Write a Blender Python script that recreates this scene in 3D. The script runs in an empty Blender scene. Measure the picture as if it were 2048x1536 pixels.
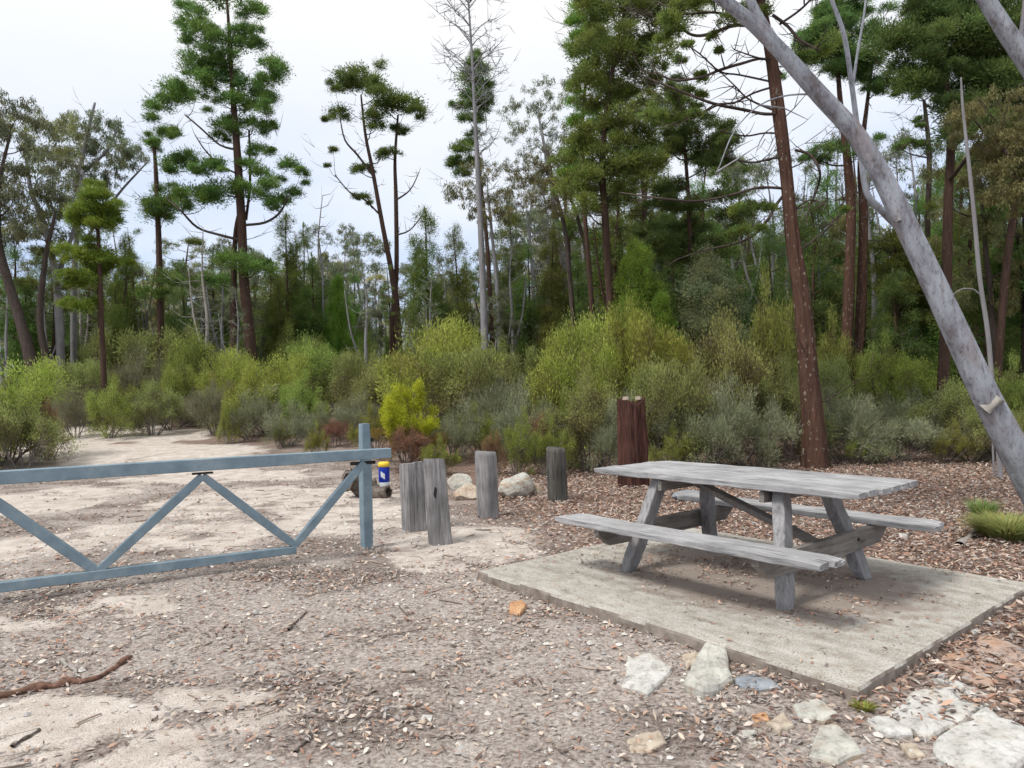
import bpy, bmesh, math
import numpy as np
from mathutils import Vector, Matrix

rs = np.random.default_rng(11)
A = lambda *a: np.array(a, float)
scene = bpy.context.scene
COL = scene.collection

# ------------------------------------------------------------------ camera
F, PIT, ROL, CH = 1426.6, -0.0081, 0.0235, 1.416
fw = A(0, math.cos(PIT), -math.sin(PIT)); upv = A(0, math.sin(PIT), math.cos(PIT)); rt = A(1, 0, 0)
cr, sr = math.cos(ROL), math.sin(ROL)
cright = rt*cr - upv*sr; cup = rt*sr + upv*cr
CAM = A(0, 0, CH)
cam_d = bpy.data.cameras.new('camera'); cam = bpy.data.objects.new('camera', cam_d); COL.objects.link(cam)
cam.matrix_world = Matrix(((cright[0], cup[0], -fw[0], 0), (cright[1], cup[1], -fw[1], 0), (cright[2], cup[2], -fw[2], CH), (0, 0, 0, 1)))
cam_d.sensor_width = 36; cam_d.lens = F/2048*36; cam_d.clip_end = 1500; cam_d.clip_start = .05
cam_d.dof.use_dof = True; cam_d.dof.focus_distance = 6.0; cam_d.dof.aperture_fstop = 5.6
scene.camera = cam

def at(px, py, Y):
    d = fw + cright*(px-1024)/F + cup*(768-py)/F
    return CAM + d*(Y/d[1])

# ------------------------------------------------------------------ noise + terrain
def _h(i, j, s):
    v = np.sin(i*127.1 + j*311.7 + s*74.7)*43758.5453
    return v-np.floor(v)
def vn(x, y, s=0):
    x = np.asarray(x, float); y = np.asarray(y, float)
    i = np.floor(x); j = np.floor(y); f = x-i; g = y-j
    f = f*f*(3-2*f); g = g*g*(3-2*g)
    return (_h(i, j, s)*(1-f)+_h(i+1, j, s)*f)*(1-g)+(_h(i, j+1, s)*(1-f)+_h(i+1, j+1, s)*f)*g
def fbm(x, y, s=0, o=4):
    t = 0; a = .5
    for k in range(o):
        t = t+a*vn(x*2**k, y*2**k, s+k); a *= .5
    return t/(1-.5**o)

G0 = -.07
def gz(x, y):
    x = np.asarray(x, float); y = np.asarray(y, float)
    t = np.clip(y-12.5, 0, None)
    r = np.where(t < 24, .085*t*np.clip(t/3, 0, 1), .085*24+.02*(t-24))
    near = np.clip((y-2)/4, 0, 1)
    return G0 + r + (fbm(x*.5, y*.5, 3)-.5)*.05*near + (fbm(x*2.3, y*2.3, 9)-.5)*.022
def ground_pt(px, py):
    lo, hi = 1., 90.
    for _ in range(40):
        m = (lo+hi)/2; p = at(px, py, m)
        if p[2] > gz(p[0], p[1]): lo = m
        else: hi = m
    return at(px, py, (lo+hi)/2)

# ------------------------------------------------------------------ object helpers
def tag(o, label=None, cat=None, group=None, kind=None):
    if label: o['label'] = label
    if cat: o['category'] = cat
    if group: o['group'] = group
    if kind: o['kind'] = kind
    return o
def empty(name, loc=(0, 0, 0), rz=0):
    o = bpy.data.objects.new(name, None); COL.objects.link(o)
    o.location = loc; o.rotation_euler = (0, 0, rz); o.empty_display_size = .2
    return o
def dup(root, loc, rz=0., sc=(1, 1, 1)):
    r = root.copy(); COL.objects.link(r); r.location = loc; r.rotation_euler = (0, 0, rz); r.scale = sc
    for ch in KIDS.get(root.name, []):
        c = ch.copy(); COL.objects.link(c); c.parent = r
    return r
KIDS = {}
class MB:
    def __init__(s): s.V = []; s.Q = []; s.T = []; s.C = []; s.QM = []; s.TM = []; s.n = 0
    def add(s, v, q=None, t=None, col=(1, 1, 1), mi=0):
        v = np.asarray(v, float).reshape(-1, 3); s.V.append(v)
        c = np.asarray(col, float)
        s.C.append(np.broadcast_to(c, v.shape) if c.ndim == 1 else c)
        if q is not None and len(q): s.Q.append(np.asarray(q)+s.n); s.QM.append(np.full(len(q), mi))
        if t is not None and len(t): s.T.append(np.asarray(t)+s.n); s.TM.append(np.full(len(t), mi))
        s.n += len(v)
    def tube(s, pts, rad, k=6, col=(1, 1, 1), cap=True, flute=0, mi=0):
        pts = np.asarray(pts, float); rad = np.asarray(rad, float); n = len(pts)
        t = np.gradient(pts, axis=0); t /= np.linalg.norm(t, axis=1)[:, None]+1e-9
        m = pts[-1]-pts[0]; ref = A(0, 0, 1) if abs(m[2]) < .8*np.linalg.norm(m) else A(.3, 1, 0)
        a = np.cross(t, ref); a /= np.linalg.norm(a, axis=1)[:, None]+1e-9
        b = np.cross(t, a)
        th = np.arange(k)*2*math.pi/k
        rr = rad[:, None]*np.ones(k)
        if flute:
            L = np.concatenate([[0], np.cumsum(np.linalg.norm(np.diff(pts, axis=0), axis=1))])
            LL = L[:, None]*1.2; TT = np.broadcast_to(th, (n, k))
            rr = rr*(1+flute*(vn(np.cos(TT)*3+LL*.5, np.sin(TT)*3+7, 5)-.5)*2+flute*.8*(_h(np.arange(k), 3., 1)-.5)[None]*1.3)
        v = pts[:, None]+rr[..., None]*(np.cos(th)[None, :, None]*a[:, None]+np.sin(th)[None, :, None]*b[:, None])
        i = np.arange(n-1)[:, None]*k; j = np.arange(k)[None]
        q = np.stack([i+j, i+(j+1) % k, i+k+(j+1) % k, i+k+j], -1).reshape(-1, 4)
        v = v.reshape(-1, 3); tt = None
        if cap:
            v = np.vstack([v, pts[-1:]]); e = (n-1)*k
            tt = [(e+x, e+(x+1) % k, n*k) for x in range(k)]
        s.add(v, q, tt, col, mi)
    def box(s, c, ex, ey, ez, sx, sy, sz, col=(1, 1, 1)):
        c = np.asarray(c, float)
        v = [c+ex*a*sx/2+ey*b*sy/2+ez*d*sz/2 for d in (-1, 1) for b in (-1, 1) for a in (-1, 1)]
        s.add(v, [(0, 2, 3, 1), (4, 5, 7, 6), (0, 1, 5, 4), (2, 6, 7, 3), (0, 4, 6, 2), (1, 3, 7, 5)], None, col)
    def leaves(s, c, d, L, W, col, fold=.25, mi=0):
        n = len(c)
        if n == 0: return
        d = d/(np.linalg.norm(d, axis=1)[:, None]+1e-9)
        r = rs.normal(size=(n, 3)); sd = np.cross(d, r); sd /= np.linalg.norm(sd, axis=1)[:, None]+1e-9
        L = np.broadcast_to(L, (n,))[:, None]; W = np.broadcast_to(W, (n,))[:, None]
        v = np.stack([c-d*L*.5, c+sd*W*.5, c+d*L*.5, c-sd*W*.5], 1).reshape(-1, 3)
        q = np.arange(4*n).reshape(n, 4)
        s.add(v, q, None, np.repeat(col, 4, axis=0), mi)
    def build(s, name, mats, parent=None, smooth=True, origin=None):
        V = np.concatenate(s.V); C = np.concatenate(s.C)
        if origin is not None: V = V-np.asarray(origin)
        Q = np.concatenate(s.Q) if s.Q else np.zeros((0, 4), int); T = np.concatenate(s.T) if s.T else np.zeros((0, 3), int)
        me = bpy.data.meshes.new(name)
        me.vertices.add(len(V)); me.vertices.foreach_set('co', V.astype(np.float32).ravel())
        me.loops.add(len(Q)*4+len(T)*3)
        me.loops.foreach_set('vertex_index', np.concatenate([Q.ravel(), T.ravel()]).astype(np.int32))
        me.polygons.add(len(Q)+len(T))
        me.polygons.foreach_set('loop_start', np.concatenate([np.arange(len(Q))*4, len(Q)*4+np.arange(len(T))*3]).astype(np.int32))
        mi = np.concatenate([np.concatenate(s.QM) if s.QM else [], np.concatenate(s.TM) if s.TM else []]).astype(np.int32)
        me.polygons.foreach_set('material_index', mi)
        me.polygons.foreach_set('use_smooth', np.full(len(Q)+len(T), smooth))
        at_ = me.color_attributes.new('Col', 'FLOAT_COLOR', 'POINT')
        at_.data.foreach_set('color', np.hstack([C, np.ones((len(C), 1))]).astype(np.float32).ravel())
        me.update(calc_edges=True); me.validate()
        for m in (mats if isinstance(mats, (list, tuple)) else [mats]): me.materials.append(m)
        o = bpy.data.objects.new(name, me); COL.objects.link(o)
        if parent is not None:
            o.parent = parent; KIDS.setdefault(parent.name, []).append(o)
        elif origin is not None: o.location = origin
        return o

# ------------------------------------------------------------------ materials
def newmat(name):
    m = bpy.data.materials.new(name); m.use_nodes = True; nt = m.node_tree
    for n in list(nt.nodes): nt.nodes.remove(n)
    return m, nt
def N(nt, t, **k):
    n = nt.nodes.new(t)
    for a, b in k.items():
        if a.startswith('i_'):
            key = a[2:]; n.inputs[int(key) if key.isdigit() else key].default_value = b
        else: setattr(n, a, b)
    return n
def ramp(nt, stops):
    r = nt.nodes.new('ShaderNodeValToRGB'); e = r.color_ramp.elements
    while len(e) < len(stops): e.new(.5)
    for x, (p, c) in zip(e, stops): x.position = p; x.color = (*c, 1)
    return r
def mixc(nt, a, b, f, mode='MIX'):
    m = nt.nodes.new('ShaderNodeMix'); m.data_type = 'RGBA'; m.blend_type = mode
    for i, v in ((0, f), (6, a), (7, b)):
        if hasattr(v, 'is_linked') or isinstance(v, bpy.types.NodeSocket): nt.links.new(v, m.inputs[i])
        else: m.inputs[i].default_value = v if i == 0 else (*v, 1)
    return m.outputs[2]
def coords(nt, scale=(1, 1, 1), space='Object'):
    tc = nt.nodes.new('ShaderNodeTexCoord'); mp = nt.nodes.new('ShaderNodeMapping'); mp.inputs['Scale'].default_value = scale
    nt.links.new(tc.outputs[space], mp.inputs[0]); return mp.outputs[0]
def noise(nt, vec, scale, detail=4, rough=.55):
    n = N(nt, 'ShaderNodeTexNoise'); n.inputs['Scale'].default_value = scale; n.inputs['Detail'].default_value = detail; n.inputs['Roughness'].default_value = rough
    nt.links.new(vec, n.inputs[0]); return n.outputs[0]
def finish(nt, color, rough=.8, bump=None, bstr=.3, bdist=.02, spec=.3, transl=0, metal=0):
    b = N(nt, 'ShaderNodeBsdfPrincipled'); nt.links.new(color, b.inputs['Base Color'])
    b.inputs['Roughness'].default_value = rough; b.inputs['Specular IOR Level'].default_value = spec; b.inputs['Metallic'].default_value = metal
    if bump is not None:
        bn = N(nt, 'ShaderNodeBump'); bn.inputs['Strength'].default_value = bstr; bn.inputs['Distance'].default_value = bdist
        nt.links.new(bump, bn.inputs['Height']); nt.links.new(bn.outputs[0], b.inputs['Normal'])
    out = N(nt, 'ShaderNodeOutputMaterial'); sh = b.outputs[0]
    if transl:
        t = N(nt, 'ShaderNodeBsdfTranslucent'); nt.links.new(color, t.inputs[0])
        ms = N(nt, 'ShaderNodeMixShader'); ms.inputs[0].default_value = transl
        nt.links.new(sh, ms.inputs[1]); nt.links.new(t.outputs[0], ms.inputs[2]); sh = ms.outputs[0]
    nt.links.new(sh, out.inputs[0])
def leafmat(name, c, transl=.48, vary=.35, rough=.6):
    m, nt = newmat(name)
    at_ = N(nt, 'ShaderNodeAttribute', attribute_name='Col')
    oi = N(nt, 'ShaderNodeObjectInfo')
    hs = N(nt, 'ShaderNodeHueSaturation'); hs.inputs['Color'].default_value = (*c, 1)
    mr = N(nt, 'ShaderNodeMapRange'); mr.inputs[3].default_value = 1-vary*.6; mr.inputs[4].default_value = 1+vary*.6
    nt.links.new(oi.outputs['Random'], mr.inputs[0]); nt.links.new(mr.outputs[0], hs.inputs['Value'])
    mr2 = N(nt, 'ShaderNodeMapRange'); mr2.inputs[3].default_value = .5-.03; mr2.inputs[4].default_value = .5+.02
    nt.links.new(oi.outputs['Random'], mr2.inputs[0]); nt.links.new(mr2.outputs[0], hs.inputs['Hue'])
    col = mixc(nt, hs.outputs[0], at_.outputs['Color'], 1.0, 'MULTIPLY') if False else None
    mm = nt.nodes.new('ShaderNodeMix'); mm.data_type = 'RGBA'; mm.blend_type = 'MULTIPLY'; mm.inputs[0].default_value = 1
    nt.links.new(hs.outputs[0], mm.inputs[6]); nt.links.new(at_.outputs['Color'], mm.inputs[7])
    finish(nt, mm.outputs[2], rough, transl=transl, spec=.2)
    return m
def barkmat(name, dark, light, pale=None, sc=(14, 14, 1.6), palef=.72, bstr=.8):
    m, nt = newmat(name); v = coords(nt, sc); n1 = noise(nt, v, 1.6, 6, .65)
    v2 = coords(nt, (1, 1, 1)); n2 = noise(nt, v2, 1.3, 3)
    r = ramp(nt, [(.34, dark), (.66, light)]); nt.links.new(n1, r.inputs[0])
    c = mixc(nt, r.outputs[0], tuple(x*.6 for x in light), n2)
    if pale:
        v3 = coords(nt, (1, 1, .55)); n3 = noise(nt, v3, 17, 4, .6)
        r3 = ramp(nt, [(palef-.1, (0, 0, 0)), (palef-.02, (1, 1, 1))]); nt.links.new(n3, r3.inputs[0])
        c = mixc(nt, c, pale, r3.outputs[0])
    finish(nt, c, .9, n1, bstr, .03, .15)
    return m
def woodmat(name, a, b, dark, axis=0, bstr=.5):
    m, nt = newmat(name); s = [22, 22, 22]; s[axis] = 1.4
    v = coords(nt, tuple(s)); n1 = noise(nt, v, 2.2, 7, .7)
    v2 = coords(nt, (1, 1, 1)); n2 = noise(nt, v2, 3.5, 4)
    r = ramp(nt, [(.3, dark), (.44, a), (.7, b)]); nt.links.new(n1, r.inputs[0])
    r2 = ramp(nt, [(.3, (.62, .62, .62)), (.62, (1, 1, 1))]); nt.links.new(n2, r2.inputs[0])
    mm = nt.nodes.new('ShaderNodeMix'); mm.data_type = 'RGBA'; mm.blend_type = 'MULTIPLY'; mm.inputs[0].default_value = 1
    nt.links.new(r.outputs[0], mm.inputs[6]); nt.links.new(r2.outputs[0], mm.inputs[7])
    finish(nt, mm.outputs[2], .85, n1, bstr, .01, .2)
    return m
def simplemat(name, c, c2=None, scale=8, rough=.7, bstr=.2, metal=0, det=5):
    m, nt = newmat(name); v = coords(nt); n1 = noise(nt, v, scale, det, .6)
    r = ramp(nt, [(.3, c), (.7, c2 or c)]); nt.links.new(n1, r.inputs[0])
    finish(nt, r.outputs[0], rough, n1, bstr, .01, .3, metal=metal)
    return m

M = {}
M['cyp'] = leafmat('cypress_foliage', (.135, .23, .065))
M['cypb'] = leafmat('bright_cypress_foliage', (.18, .30, .055))
M['cypd'] = leafmat('dark_cypress_foliage', (.135, .21, .07))
M['cypo'] = leafmat('olive_cypress_foliage', (.175, .225, .065))
M['euc'] = leafmat('gum_foliage', (.20, .24, .14), .45)
M['euco'] = leafmat('olive_gum_foliage', (.22, .235, .10), .45)
M['tea'] = leafmat('tea_tree_foliage', (.38, .455, .10), .42, .25)
M['teag'] = leafmat('green_shrub_foliage', (.34, .42, .105), .4, .25)
M['teao'] = leafmat('olive_shrub_foliage', (.31, .35, .12), .4, .25)
M['grey'] = leafmat('grey_twig', (.25, .265, .155), .25, .25)
M['lime'] = leafmat('lime_foliage', (.43, .52, .045), .4, .1)
M['heath'] = leafmat('heath_foliage', (.24, .28, .06), .3, .2)
M['rust'] = leafmat('rust_heath_foliage', (.30, .19, .10), .3, .2)
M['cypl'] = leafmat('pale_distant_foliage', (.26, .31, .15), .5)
M['grass'] = leafmat('dry_grass_blades', (.33, .40, .14), .4, .2)
M['bark_c'] = barkmat('cypress_bark', (.028, .02, .017), (.125, .074, .055), (.28, .25, .19), palef=.76)
M['bark_cn'] = barkmat('near_cypress_bark', (.028, .02, .017), (.165, .088, .062), (.30, .265, .21), sc=(20, 20, 1.6), palef=.70)
M['bark_d'] = barkmat('dark_bark', (.035, .028, .024), (.13, .10, .085))
M['bark_g'] = barkmat('grey_gum_bark', (.16, .15, .15), (.36, .35, .36), sc=(5, 5, 1.2), bstr=.3)
M['bark_p'] = barkmat('pale_dead_wood', (.22, .19, .17), (.45, .42, .38), sc=(10, 10, 1.5), bstr=.3)
def stonemat(name, a, b, stain):
    m, nt = newmat(name); v = coords(nt); n1 = noise(nt, v, 5, 6, .65); n2 = noise(nt, v, 26, 6, .75); n3 = noise(nt, coords(nt, (1, 1, 6)), 4, 4, .6)
    r = ramp(nt, [(.32, a), (.62, b)]); nt.links.new(n1, r.inputs[0]); r2 = ramp(nt, [(.36, (.45, .42, .40)), (.5, (1, 1, 1))]); nt.links.new(n2, r2.inputs[0])
    r3 = ramp(nt, [(.5, (0, 0, 0)), (.68, (1, 1, 1))]); nt.links.new(n3, r3.inputs[0]); c = mixc(nt, r.outputs[0], stain, r3.outputs[0])
    mm = nt.nodes.new('ShaderNodeMix'); mm.data_type = 'RGBA'; mm.blend_type = 'MULTIPLY'; mm.inputs[0].default_value = .75
    nt.links.new(c, mm.inputs[6]); nt.links.new(r2.outputs[0], mm.inputs[7]); finish(nt, mm.outputs[2], .9, n2, .9, .012, .2); return m
def gummat():
    m, nt = newmat('smooth_gum_bark'); v = coords(nt, (1, 1, .4)); n1 = noise(nt, v, 5.5, 7, .68); n2 = noise(nt, coords(nt, (1, 1, .35)), 30, 6, .75); n3 = noise(nt, coords(nt, (1, 1, .5)), 2.2, 5, .6)
    r = ramp(nt, [(.36, (.15, .135, .14)), (.45, (.25, .255, .285)), (.52, (.31, .325, .36)), (.62, (.37, .39, .43)), (.70, (.27, .25, .26))]); nt.links.new(n1, r.inputs[0])
    r2 = ramp(nt, [(.36, (.45, .42, .40)), (.48, (1, 1, 1))]); nt.links.new(n2, r2.inputs[0])
    r3 = ramp(nt, [(.56, (0, 0, 0)), (.60, (1, 1, 1))]); nt.links.new(n3, r3.inputs[0])
    f3 = N(nt, 'ShaderNodeMath', operation='MULTIPLY'); f3.inputs[1].default_value = .55; nt.links.new(r3.outputs[0], f3.inputs[0])
    c = mixc(nt, r.outputs[0], (.27, .235, .235), f3.outputs[0])
    mm = nt.nodes.new('ShaderNodeMix'); mm.data_type = 'RGBA'; mm.blend_type = 'MULTIPLY'; mm.inputs[0].default_value = .85
    nt.links.new(c, mm.inputs[6]); nt.links.new(r2.outputs[0], mm.inputs[7])
    finish(nt, mm.outputs[2], .75, n2, .5, .012, .2); return m
M['gum'] = gummat()
M['twig'] = simplemat('shrub_stem', (.10, .085, .075), (.24, .21, .19), 6, .9)
M['table'] = woodmat('weathered_table_timber', (.34, .335, .34), (.51, .51, .515), (.10, .098, .095), 0, .8)
M['tableleg'] = woodmat('weathered_leg_timber', (.27, .26, .26), (.42, .42, .43), (.11, .10, .10), 2)
M['tabledark'] = woodmat('weathered_brace_timber', (.22, .20, .18), (.32, .30, .28), (.08, .07, .06), 1)
M['post'] = woodmat('weathered_post_timber', (.24, .23, .23), (.40, .39, .39), (.07, .065, .06), 2, .9)
M['postd'] = woodmat('dark_post_timber', (.09, .085, .075), (.17, .165, .15), (.03, .03, .025), 2, .9)
M['stump'] = woodmat('rusty_stump_wood', (.06, .027, .021), (.165, .072, .052), (.02, .011, .009), 2, .9)
M['stumppale'] = simplemat('pale_stump_top', (.3, .22, .17), (.5, .42, .34), 12, .9)
M['gate'] = simplemat('blue_grey_gate_paint', (.135, .205, .25), (.20, .275, .32), 7, .55, .2)
def gatemat():
    m, nt = newmat('worn_gate_paint'); v = coords(nt); n1 = noise(nt, v, 6, 6, .65); n2 = noise(nt, v, 34, 6, .75)
    r = ramp(nt, [(.34, (.15, .21, .25)), (.55, (.205, .275, .32)), (.72, (.29, .345, .37))]); nt.links.new(n1, r.inputs[0])
    r2 = ramp(nt, [(.66, (0, 0, 0)), (.71, (1, 1, 1))]); nt.links.new(n2, r2.inputs[0])
    c = mixc(nt, r.outputs[0], (.17, .12, .09), r2.outputs[0]); finish(nt, c, .55, n2, .3, .006, .3); return m
M['gate'] = gatemat()
M['black'] = simplemat('black_rubber', (.015, .015, .017), (.03, .03, .03), 5, .6)
M['blue'] = simplemat('blue_plastic', (.01, .03, .32), (.012, .035, .36), 5, .35, .02)
M['white'] = simplemat('white_plastic', (.6, .63, .66), (.7, .72, .74), 5, .4, .02)
M['yellow'] = simplemat('yellow_plastic', (.75, .5, .04), (.8, .55, .05), 5, .4, .02)
M['log'] = woodmat('hollow_log_bark', (.12, .095, .08), (.27, .235, .205), (.025, .02, .018), 0, 1)
M['redbark'] = simplemat('red_brown_bark', (.05, .028, .02), (.24, .13, .09), 28, .9, .9)
M['litter'] = leafmat('leaf_litter', (1, 1, 1), 0, 0, .8)
M['stonew'] = stonemat('pale_sandstone', (.44, .43, .40), (.62, .61, .58), (.45, .40, .34))
M['stonet'] = stonemat('tan_sandstone', (.38, .31, .24), (.54, .47, .38), (.35, .22, .14))
M['stoneo'] = stonemat('orange_stone', (.45, .22, .11), (.56, .35, .2), (.3, .15, .08))
M['stoneb'] = stonemat('blue_grey_stone', (.20, .22, .25), (.33, .36, .39), (.26, .23, .20))
M['stonep'] = stonemat('pinkish_stone', (.34, .24, .19), (.48, .37, .31), (.42, .25, .16))
M['stoneg'] = stonemat('cream_grey_stone', (.37, .36, .33), (.54, .53, .47), (.42, .30, .20))

# ------------------------------------------------------------------ world and light
w = bpy.data.worlds.new('World'); scene.world = w; w.use_nodes = True; nt = w.node_tree
bg = nt.nodes['Background']
SUN_EL, SUN_AZ = math.radians(58), math.radians(-125)   # azimuth measured from +Y towards +X
sky = N(nt, 'ShaderNodeTexSky', sky_type='NISHITA', sun_disc=False, sun_elevation=SUN_EL, sun_rotation=SUN_AZ)
tc = N(nt, 'ShaderNodeTexCoord'); mp = N(nt, 'ShaderNodeMapping'); mp.inputs['Scale'].default_value = (1, 1, 2.6)
nt.links.new(tc.outputs['Generated'], mp.inputs[0])
nz = N(nt, 'ShaderNodeTexNoise'); nz.inputs['Scale'].default_value = 2.3; nz.inputs['Detail'].default_value = 6; nz.inputs['Roughness'].default_value = .5
nt.links.new(mp.outputs[0], nz.inputs[0])
r = ramp(nt, [(.42, (5.0, 6.5, 9.5)), (.72, (8.7, 9.2, 9.8))]); nt.links.new(nz.outputs[0], r.inputs[0])
sx = N(nt, 'ShaderNodeSeparateXYZ'); nt.links.new(tc.outputs['Generated'], sx.inputs[0])
r2 = ramp(nt, [(.12, (0, 0, 0)), (.46, (1, 1, 1))]); nt.links.new(sx.outputs[2], r2.inputs[0])
cl = mixc(nt, r.outputs[0], (9.8, 9.8, 9.8), r2.outputs[0])
sk = mixc(nt, sky.outputs[0], cl, .9)
nt.links.new(sk, bg.inputs[0]); bg.inputs[1].default_value = .086
sd = bpy.data.lights.new('sun', 'SUN'); sd.energy = 2.4; sd.angle = math.radians(14); sd.color = (1, .97, .92)
so = bpy.data.objects.new('sun', sd); COL.objects.link(so)
dv = Vector((math.sin(SUN_AZ)*math.cos(SUN_EL), math.cos(SUN_AZ)*math.cos(SUN_EL), math.sin(SUN_EL)))
so.rotation_euler = dv.to_track_quat('Z', 'Y').to_euler(); so.location = (0, 0, 30)
scene.view_settings.view_transform = 'Standard'; scene.view_settings.look = 'None'; scene.view_settings.exposure = .4; scene.view_settings.gamma = 1

# ------------------------------------------------------------------ ground
blobs = []
for px, py, rx, ry, s in [(190, 868, 90, 20, 1), (330, 915, 170, 22, 1), (250, 885, 120, 22, 1), (560, 1000, 200, 28, .95), (420, 955, 200, 14, .7), (700, 1035, 130, 25, .9),
        (90, 1000, 130, 25, .9), (60, 1095, 120, 22, .85), (430, 1070, 110, 25, .8), (230, 1065, 100, 18, .7), (950, 1085, 130, 30, 1), (790, 1030, 80, 20, .8),
        (1040, 1105, 60, 14, 1), (250, 1205, 130, 16, .75), (60, 1235, 100, 18, .75), (150, 1440, 190, 40, .9), (40, 1500, 160, 60, .8), (350, 1510, 120, 50, .7),
        (620, 1430, 120, 30, .5), (900, 1130, 60, 12, .6), (760, 1380, 120, 25, .35), (1060, 1000, 60, 12, .3), (500, 1390, 120, 22, .4), (880, 1480, 130, 30, .35)]:
    c = ground_pt(px, py); a = ground_pt(px, py-ry); b = ground_pt(px+rx, py)
    blobs.append((c[0], c[1], abs(b[0]-c[0]), max(.15, a[1]-c[1]), s))
def sandf(x, y):
    s = np.zeros_like(x)
    nx = (fbm(x*1.1, y*1.1, 21)-.5)*1.3; ny = (fbm(x*1.1+9, y*1.1, 22)-.5)*1.3
    for cx, cy, rx, ry, st in blobs:
        d = ((x+nx*.5-cx)/rx)**2+((y+ny*.5-cy)/ry)**2
        s = np.maximum(s, st*np.clip(1.4-d*.85, 0, 1))
    n = fbm(x*2.1, y*2.6, 31, 5)
    n2 = fbm(x*9, y*12, 33, 3)
    return np.clip(s*.95+(n-.5)*2.2*(.3+s)+(n2-.5)*.7*(.35+s)-.0, 0, 1)
def axis_(a, b, fine0, fine1, step, g=1.12):
    c = list(np.arange(fine0, fine1, step)); s = step; v = c[-1]
    while v < b: s *= g; v += s; c.append(v)
    s = step; v = c[0]; o = []
    while v > a: s *= g; v -= s; o.append(v)
    return np.array(o[::-1]+c)
xs = axis_(-400, 400, -6, 7, .045); ys = axis_(-60, 800, 1.2, 14.5, .045)
X, Yg = np.meshgrid(xs, ys); Z = gz(X, Yg)
S = sandf(X.ravel(), Yg.ravel()).reshape(X.shape)
slab_c = A(1.6812, 5.3321); TH = -.8893
ex = A(math.cos(TH), math.sin(TH), 0); ey = A(-math.sin(TH), math.cos(TH), 0); ez = A(0, 0, 1)
lx = (X-slab_c[0])*ex[0]+(Yg-slab_c[1])*ex[1]; ly = (X-slab_c[0])*ey[0]+(Yg-slab_c[1])*ey[1]
inside = (lx > -1.42) & (lx < 1.43) & (ly > -1.3) & (ly < 1.16)
Z = np.where(inside, np.minimum(Z, -.08), Z)
Z += (1-S)*(fbm(X*9, Yg*9, 41, 3)-.5)*.02*((X > -7) & (X < 8) & (Yg < 16))
mb = MB(); nx_, ny_ = len(xs), len(ys)
i = np.arange(ny_-1)[:, None]*nx_; j = np.arange(nx_-1)[None]
q = np.stack([i+j, i+j+1, i+nx_+j+1, i+nx_+j], -1).reshape(-1, 4)
def DKf(x, y): return np.clip((fbm(x*1.5, y*2.2, 44, 5)-.42)*4, 0, 1)
RD = np.clip((X*.9+Yg*.35-2.2)/1.2, 0, 1)*np.clip(1.1-S, 0, 1)
RD = np.maximum(RD*.85, np.clip((Yg-13.5)/4, 0, 1)*.8*(1-S))
mb.add(np.stack([X, Yg, Z], -1).reshape(-1, 3), q, None, np.stack([S.ravel(), RD.ravel(), DKf(X, Yg).ravel()], -1))
def groundmat():
    m, nt = newmat('sandy_litter_ground'); v = coords(nt)
    at_ = N(nt, 'ShaderNodeAttribute', attribute_name='Col')
    n1 = noise(nt, v, 45, 6, .7); n2 = noise(nt, v, 5, 5, .6); n3 = noise(nt, v, 150, 3, .6)
    lit = ramp(nt, [(.30, (.13, .105, .092)), (.44, (.27, .23, .205)), (.56, (.41, .365, .335)), (.7, (.54, .495, .455))]); nt.links.new(n1, lit.inputs[0])
    snd = ramp(nt, [(.3, (.43, .375, .33)), (.65, (.63, .575, .525))]); nt.links.new(n2, snd.inputs[0])
    sp = ramp(nt, [(.38, (.5, .44, .41)), (.52, (1, 1, 1))]); nt.links.new(n3, sp.inputs[0])
    mm = nt.nodes.new('ShaderNodeMix'); mm.data_type = 'RGBA'; mm.blend_type = 'MULTIPLY'; mm.inputs[0].default_value = .8
    nt.links.new(snd.outputs[0], mm.inputs[6]); nt.links.new(sp.outputs[0], mm.inputs[7])
    ma = N(nt, 'ShaderNodeMath', operation='MULTIPLY_ADD'); ma.inputs[1].default_value = .7; nt.links.new(n1, ma.inputs[0])
    se = N(nt, 'ShaderNodeSeparateColor'); nt.links.new(at_.outputs['Color'], se.inputs[0]); nt.links.new(se.outputs[0], ma.inputs[2])
    red = ramp(nt, [(.34, (.06, .04, .032)), (.5, (.17, .105, .08)), (.66, (.30, .20, .155))]); nt.links.new(n1, red.inputs[0])
    dk = ramp(nt, [(.34, (.08, .062, .055)), (.5, (.20, .165, .145)), (.66, (.36, .31, .28))]); nt.links.new(n1, dk.inputs[0])
    litc0 = mixc(nt, lit.outputs[0], dk.outputs[0], se.outputs[2])
    litc = mixc(nt, litc0, red.outputs[0], se.outputs[1])
    rr = ramp(nt, [(.52, (0, 0, 0)), (.8, (1, 1, 1))]); nt.links.new(ma.outputs[0], rr.inputs[0])
    c = mixc(nt, litc, mm.outputs[2], rr.outputs[0])
    finish(nt, c, .95, n1, .6, .02, .1)
    return m
g = mb.build('ground', groundmat()); tag(g, 'sandy ground strewn with leaf litter', None, None, 'structure')

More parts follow.
